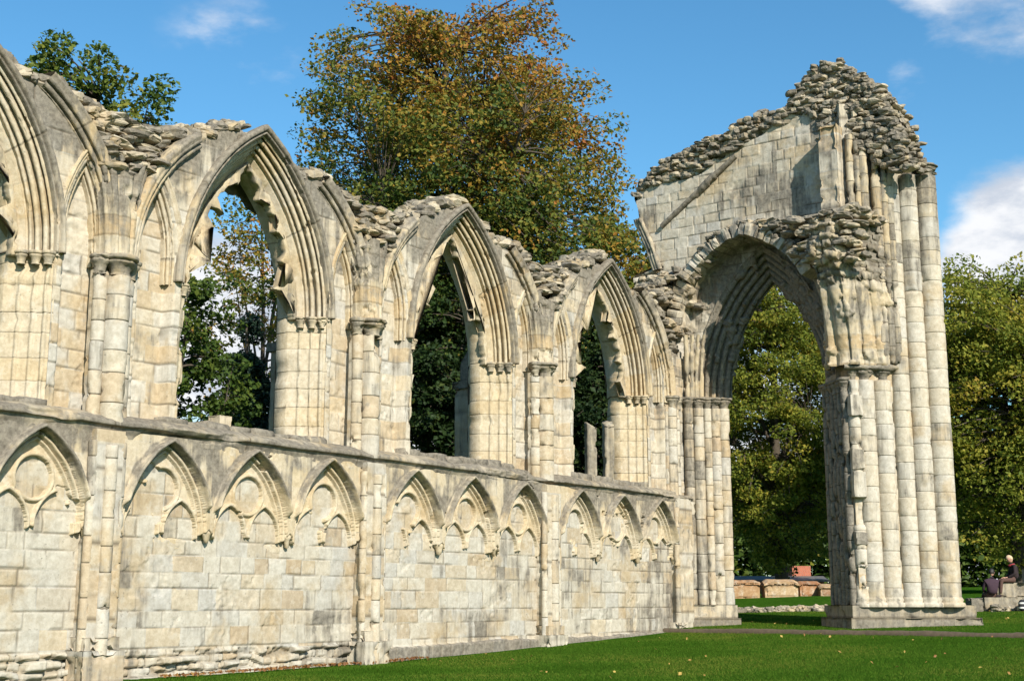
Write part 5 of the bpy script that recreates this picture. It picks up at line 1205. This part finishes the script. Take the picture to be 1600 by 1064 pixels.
# dark haired companion, seen from behind on the lower slab
q = lp(-.30, -.12); o0 = (q[0], q[1], zb+.42); per = thing('person', 'dark haired person in a plum coat sitting lower down with their back to us', 'person', o0)
f = fig(o0, 0)
skin_mesh('coat', [(f(0, 0, .08), .20, .16), (f(.0, -.03, .30), .18, .14), (f(.0, -.02, .50), .17, .12), (f(.01, .01, .58), .08, .07), (f(.02, .02, .64), .055),
        (f(-.19, .0, .49), .065), (f(-.25, .07, .24), .05), (f(-.12, .26, .17), .036), (f(.19, .0, .49), .065), (f(.26, .08, .24), .05), (f(.14, .28, .17), .036)],
        [(0, 1), (1, 2), (2, 3), (3, 4), (2, 5), (5, 6), (6, 7), (2, 8), (8, 9), (9, 10)], M_plum, per)
skin_mesh('trousers', [(f(0, .05, .07), .13), (f(-.10, .14, .08), .085), (f(-.12, .48, .08), .066), (f(-.12, .52, -.32), .045), (f(.10, .14, .08), .085), (f(.12, .48, .08), .066), (f(.12, .52, -.32), .045)], [(0, 1), (1, 2), (2, 3), (0, 4), (4, 5), (5, 6)], M_brown, per)
head(f, (.04, .04, .77), .15, M_haird, per, math.pi*.28)
for sx2 in (-.12, .14): hand(f, (sx2, .27, .17), math.pi/2, per)
for sx2 in (-.12, .12): skin_mesh('shoe', [(f(sx2, .50, -.36), .045), (f(sx2, .60, -.38), .042), (f(sx2, .69, -.39), .03)], [(0, 1), (1, 2)], M_black, per)

# ================================================================== grass blades and fallen leaves
rng = np.random.RandomState(3); n = 230000
gx = rng.uniform(13, 31.0, n); gy = -17.5 + rng.uniform(0, 1, n)**.9*17.2; m_ = (gy < -.45) & ((gx > 17) | (gy < -.3))
n2 = 90000; hx = rng.uniform(31.05, 47, n2); hy = rng.uniform(-9.5, 3.5, n2)
gx = np.concatenate([gx[m_], hx, 31.0+rng.uniform(-.14, .12, 5000)]); gy = np.concatenate([gy[m_], hy, rng.uniform(-12, 0, 5000)])
n = len(gx); gzv = ground_z(gx, gy) + .02*fbm(P3(gx*.5, gy*.5, 0*gx), 3, 3)
hgt = rng.uniform(.014, .036, n)*(1+.5*(rng.uniform(0, 1, n) > .93)); a = rng.uniform(0, 2*math.pi, n); w_ = rng.uniform(.004, .009, n); ln = rng.normal(0, .022, (n, 2))
b0 = np.stack([gx-np.cos(a)*w_, gy-np.sin(a)*w_, gzv-.01], 1); b1_ = np.stack([gx+np.cos(a)*w_, gy+np.sin(a)*w_, gzv-.01], 1); b2_ = np.stack([gx+ln[:, 0], gy+ln[:, 1], gzv+hgt], 1)
M_blade = leaf_mat('grass_blade', [(0, (.044, .098, .009)), (.6, (.074, .145, .016)), (1, (.135, .165, .026))], .3, 0.)
mb = MB(); mb.add(np.stack([b0, b1_, b2_], 1).reshape(-1, 3), np.arange(3*n).reshape(n, 3), np.repeat(np.clip(.5+.2*rng.normal(size=n)+.9*fbm(P3(gx*.45, gy*.45, 0*gx), 4, 5), 0, 1), 3))
o = mb.build('grass', M_blade, smooth_=False); o['kind'] = 'stuff'; tag(o, 'short mown grass of the lawn', 'grass')
n = 900; lx_ = np.concatenate([rng.uniform(17, 45, 110), rng.uniform(14.5, 21, 640)]); ly_ = np.concatenate([rng.uniform(-12, -.5, 110), -.24-np.abs(rng.normal(0, .13, 640))])
C = np.stack([lx_, ly_, ground_z(lx_, ly_)+.045], 1); M_fall = leaf_mat('fallen_leaf', [(0, (.12, .045, .025)), (.5, (.26, .13, .04)), (1, (.50, .36, .09))], .15)
mb = MB(); leaves(mb, C, .05, rng, np.concatenate([rng.uniform(.4, 1, 110), rng.uniform(0, .6, 640)])); o = mb.build('fallen_leaves', M_fall, smooth_=False); o['kind'] = 'stuff'; tag(o, 'dry fallen leaves scattered over the lawn and along the wall foot', 'fallen leaves')
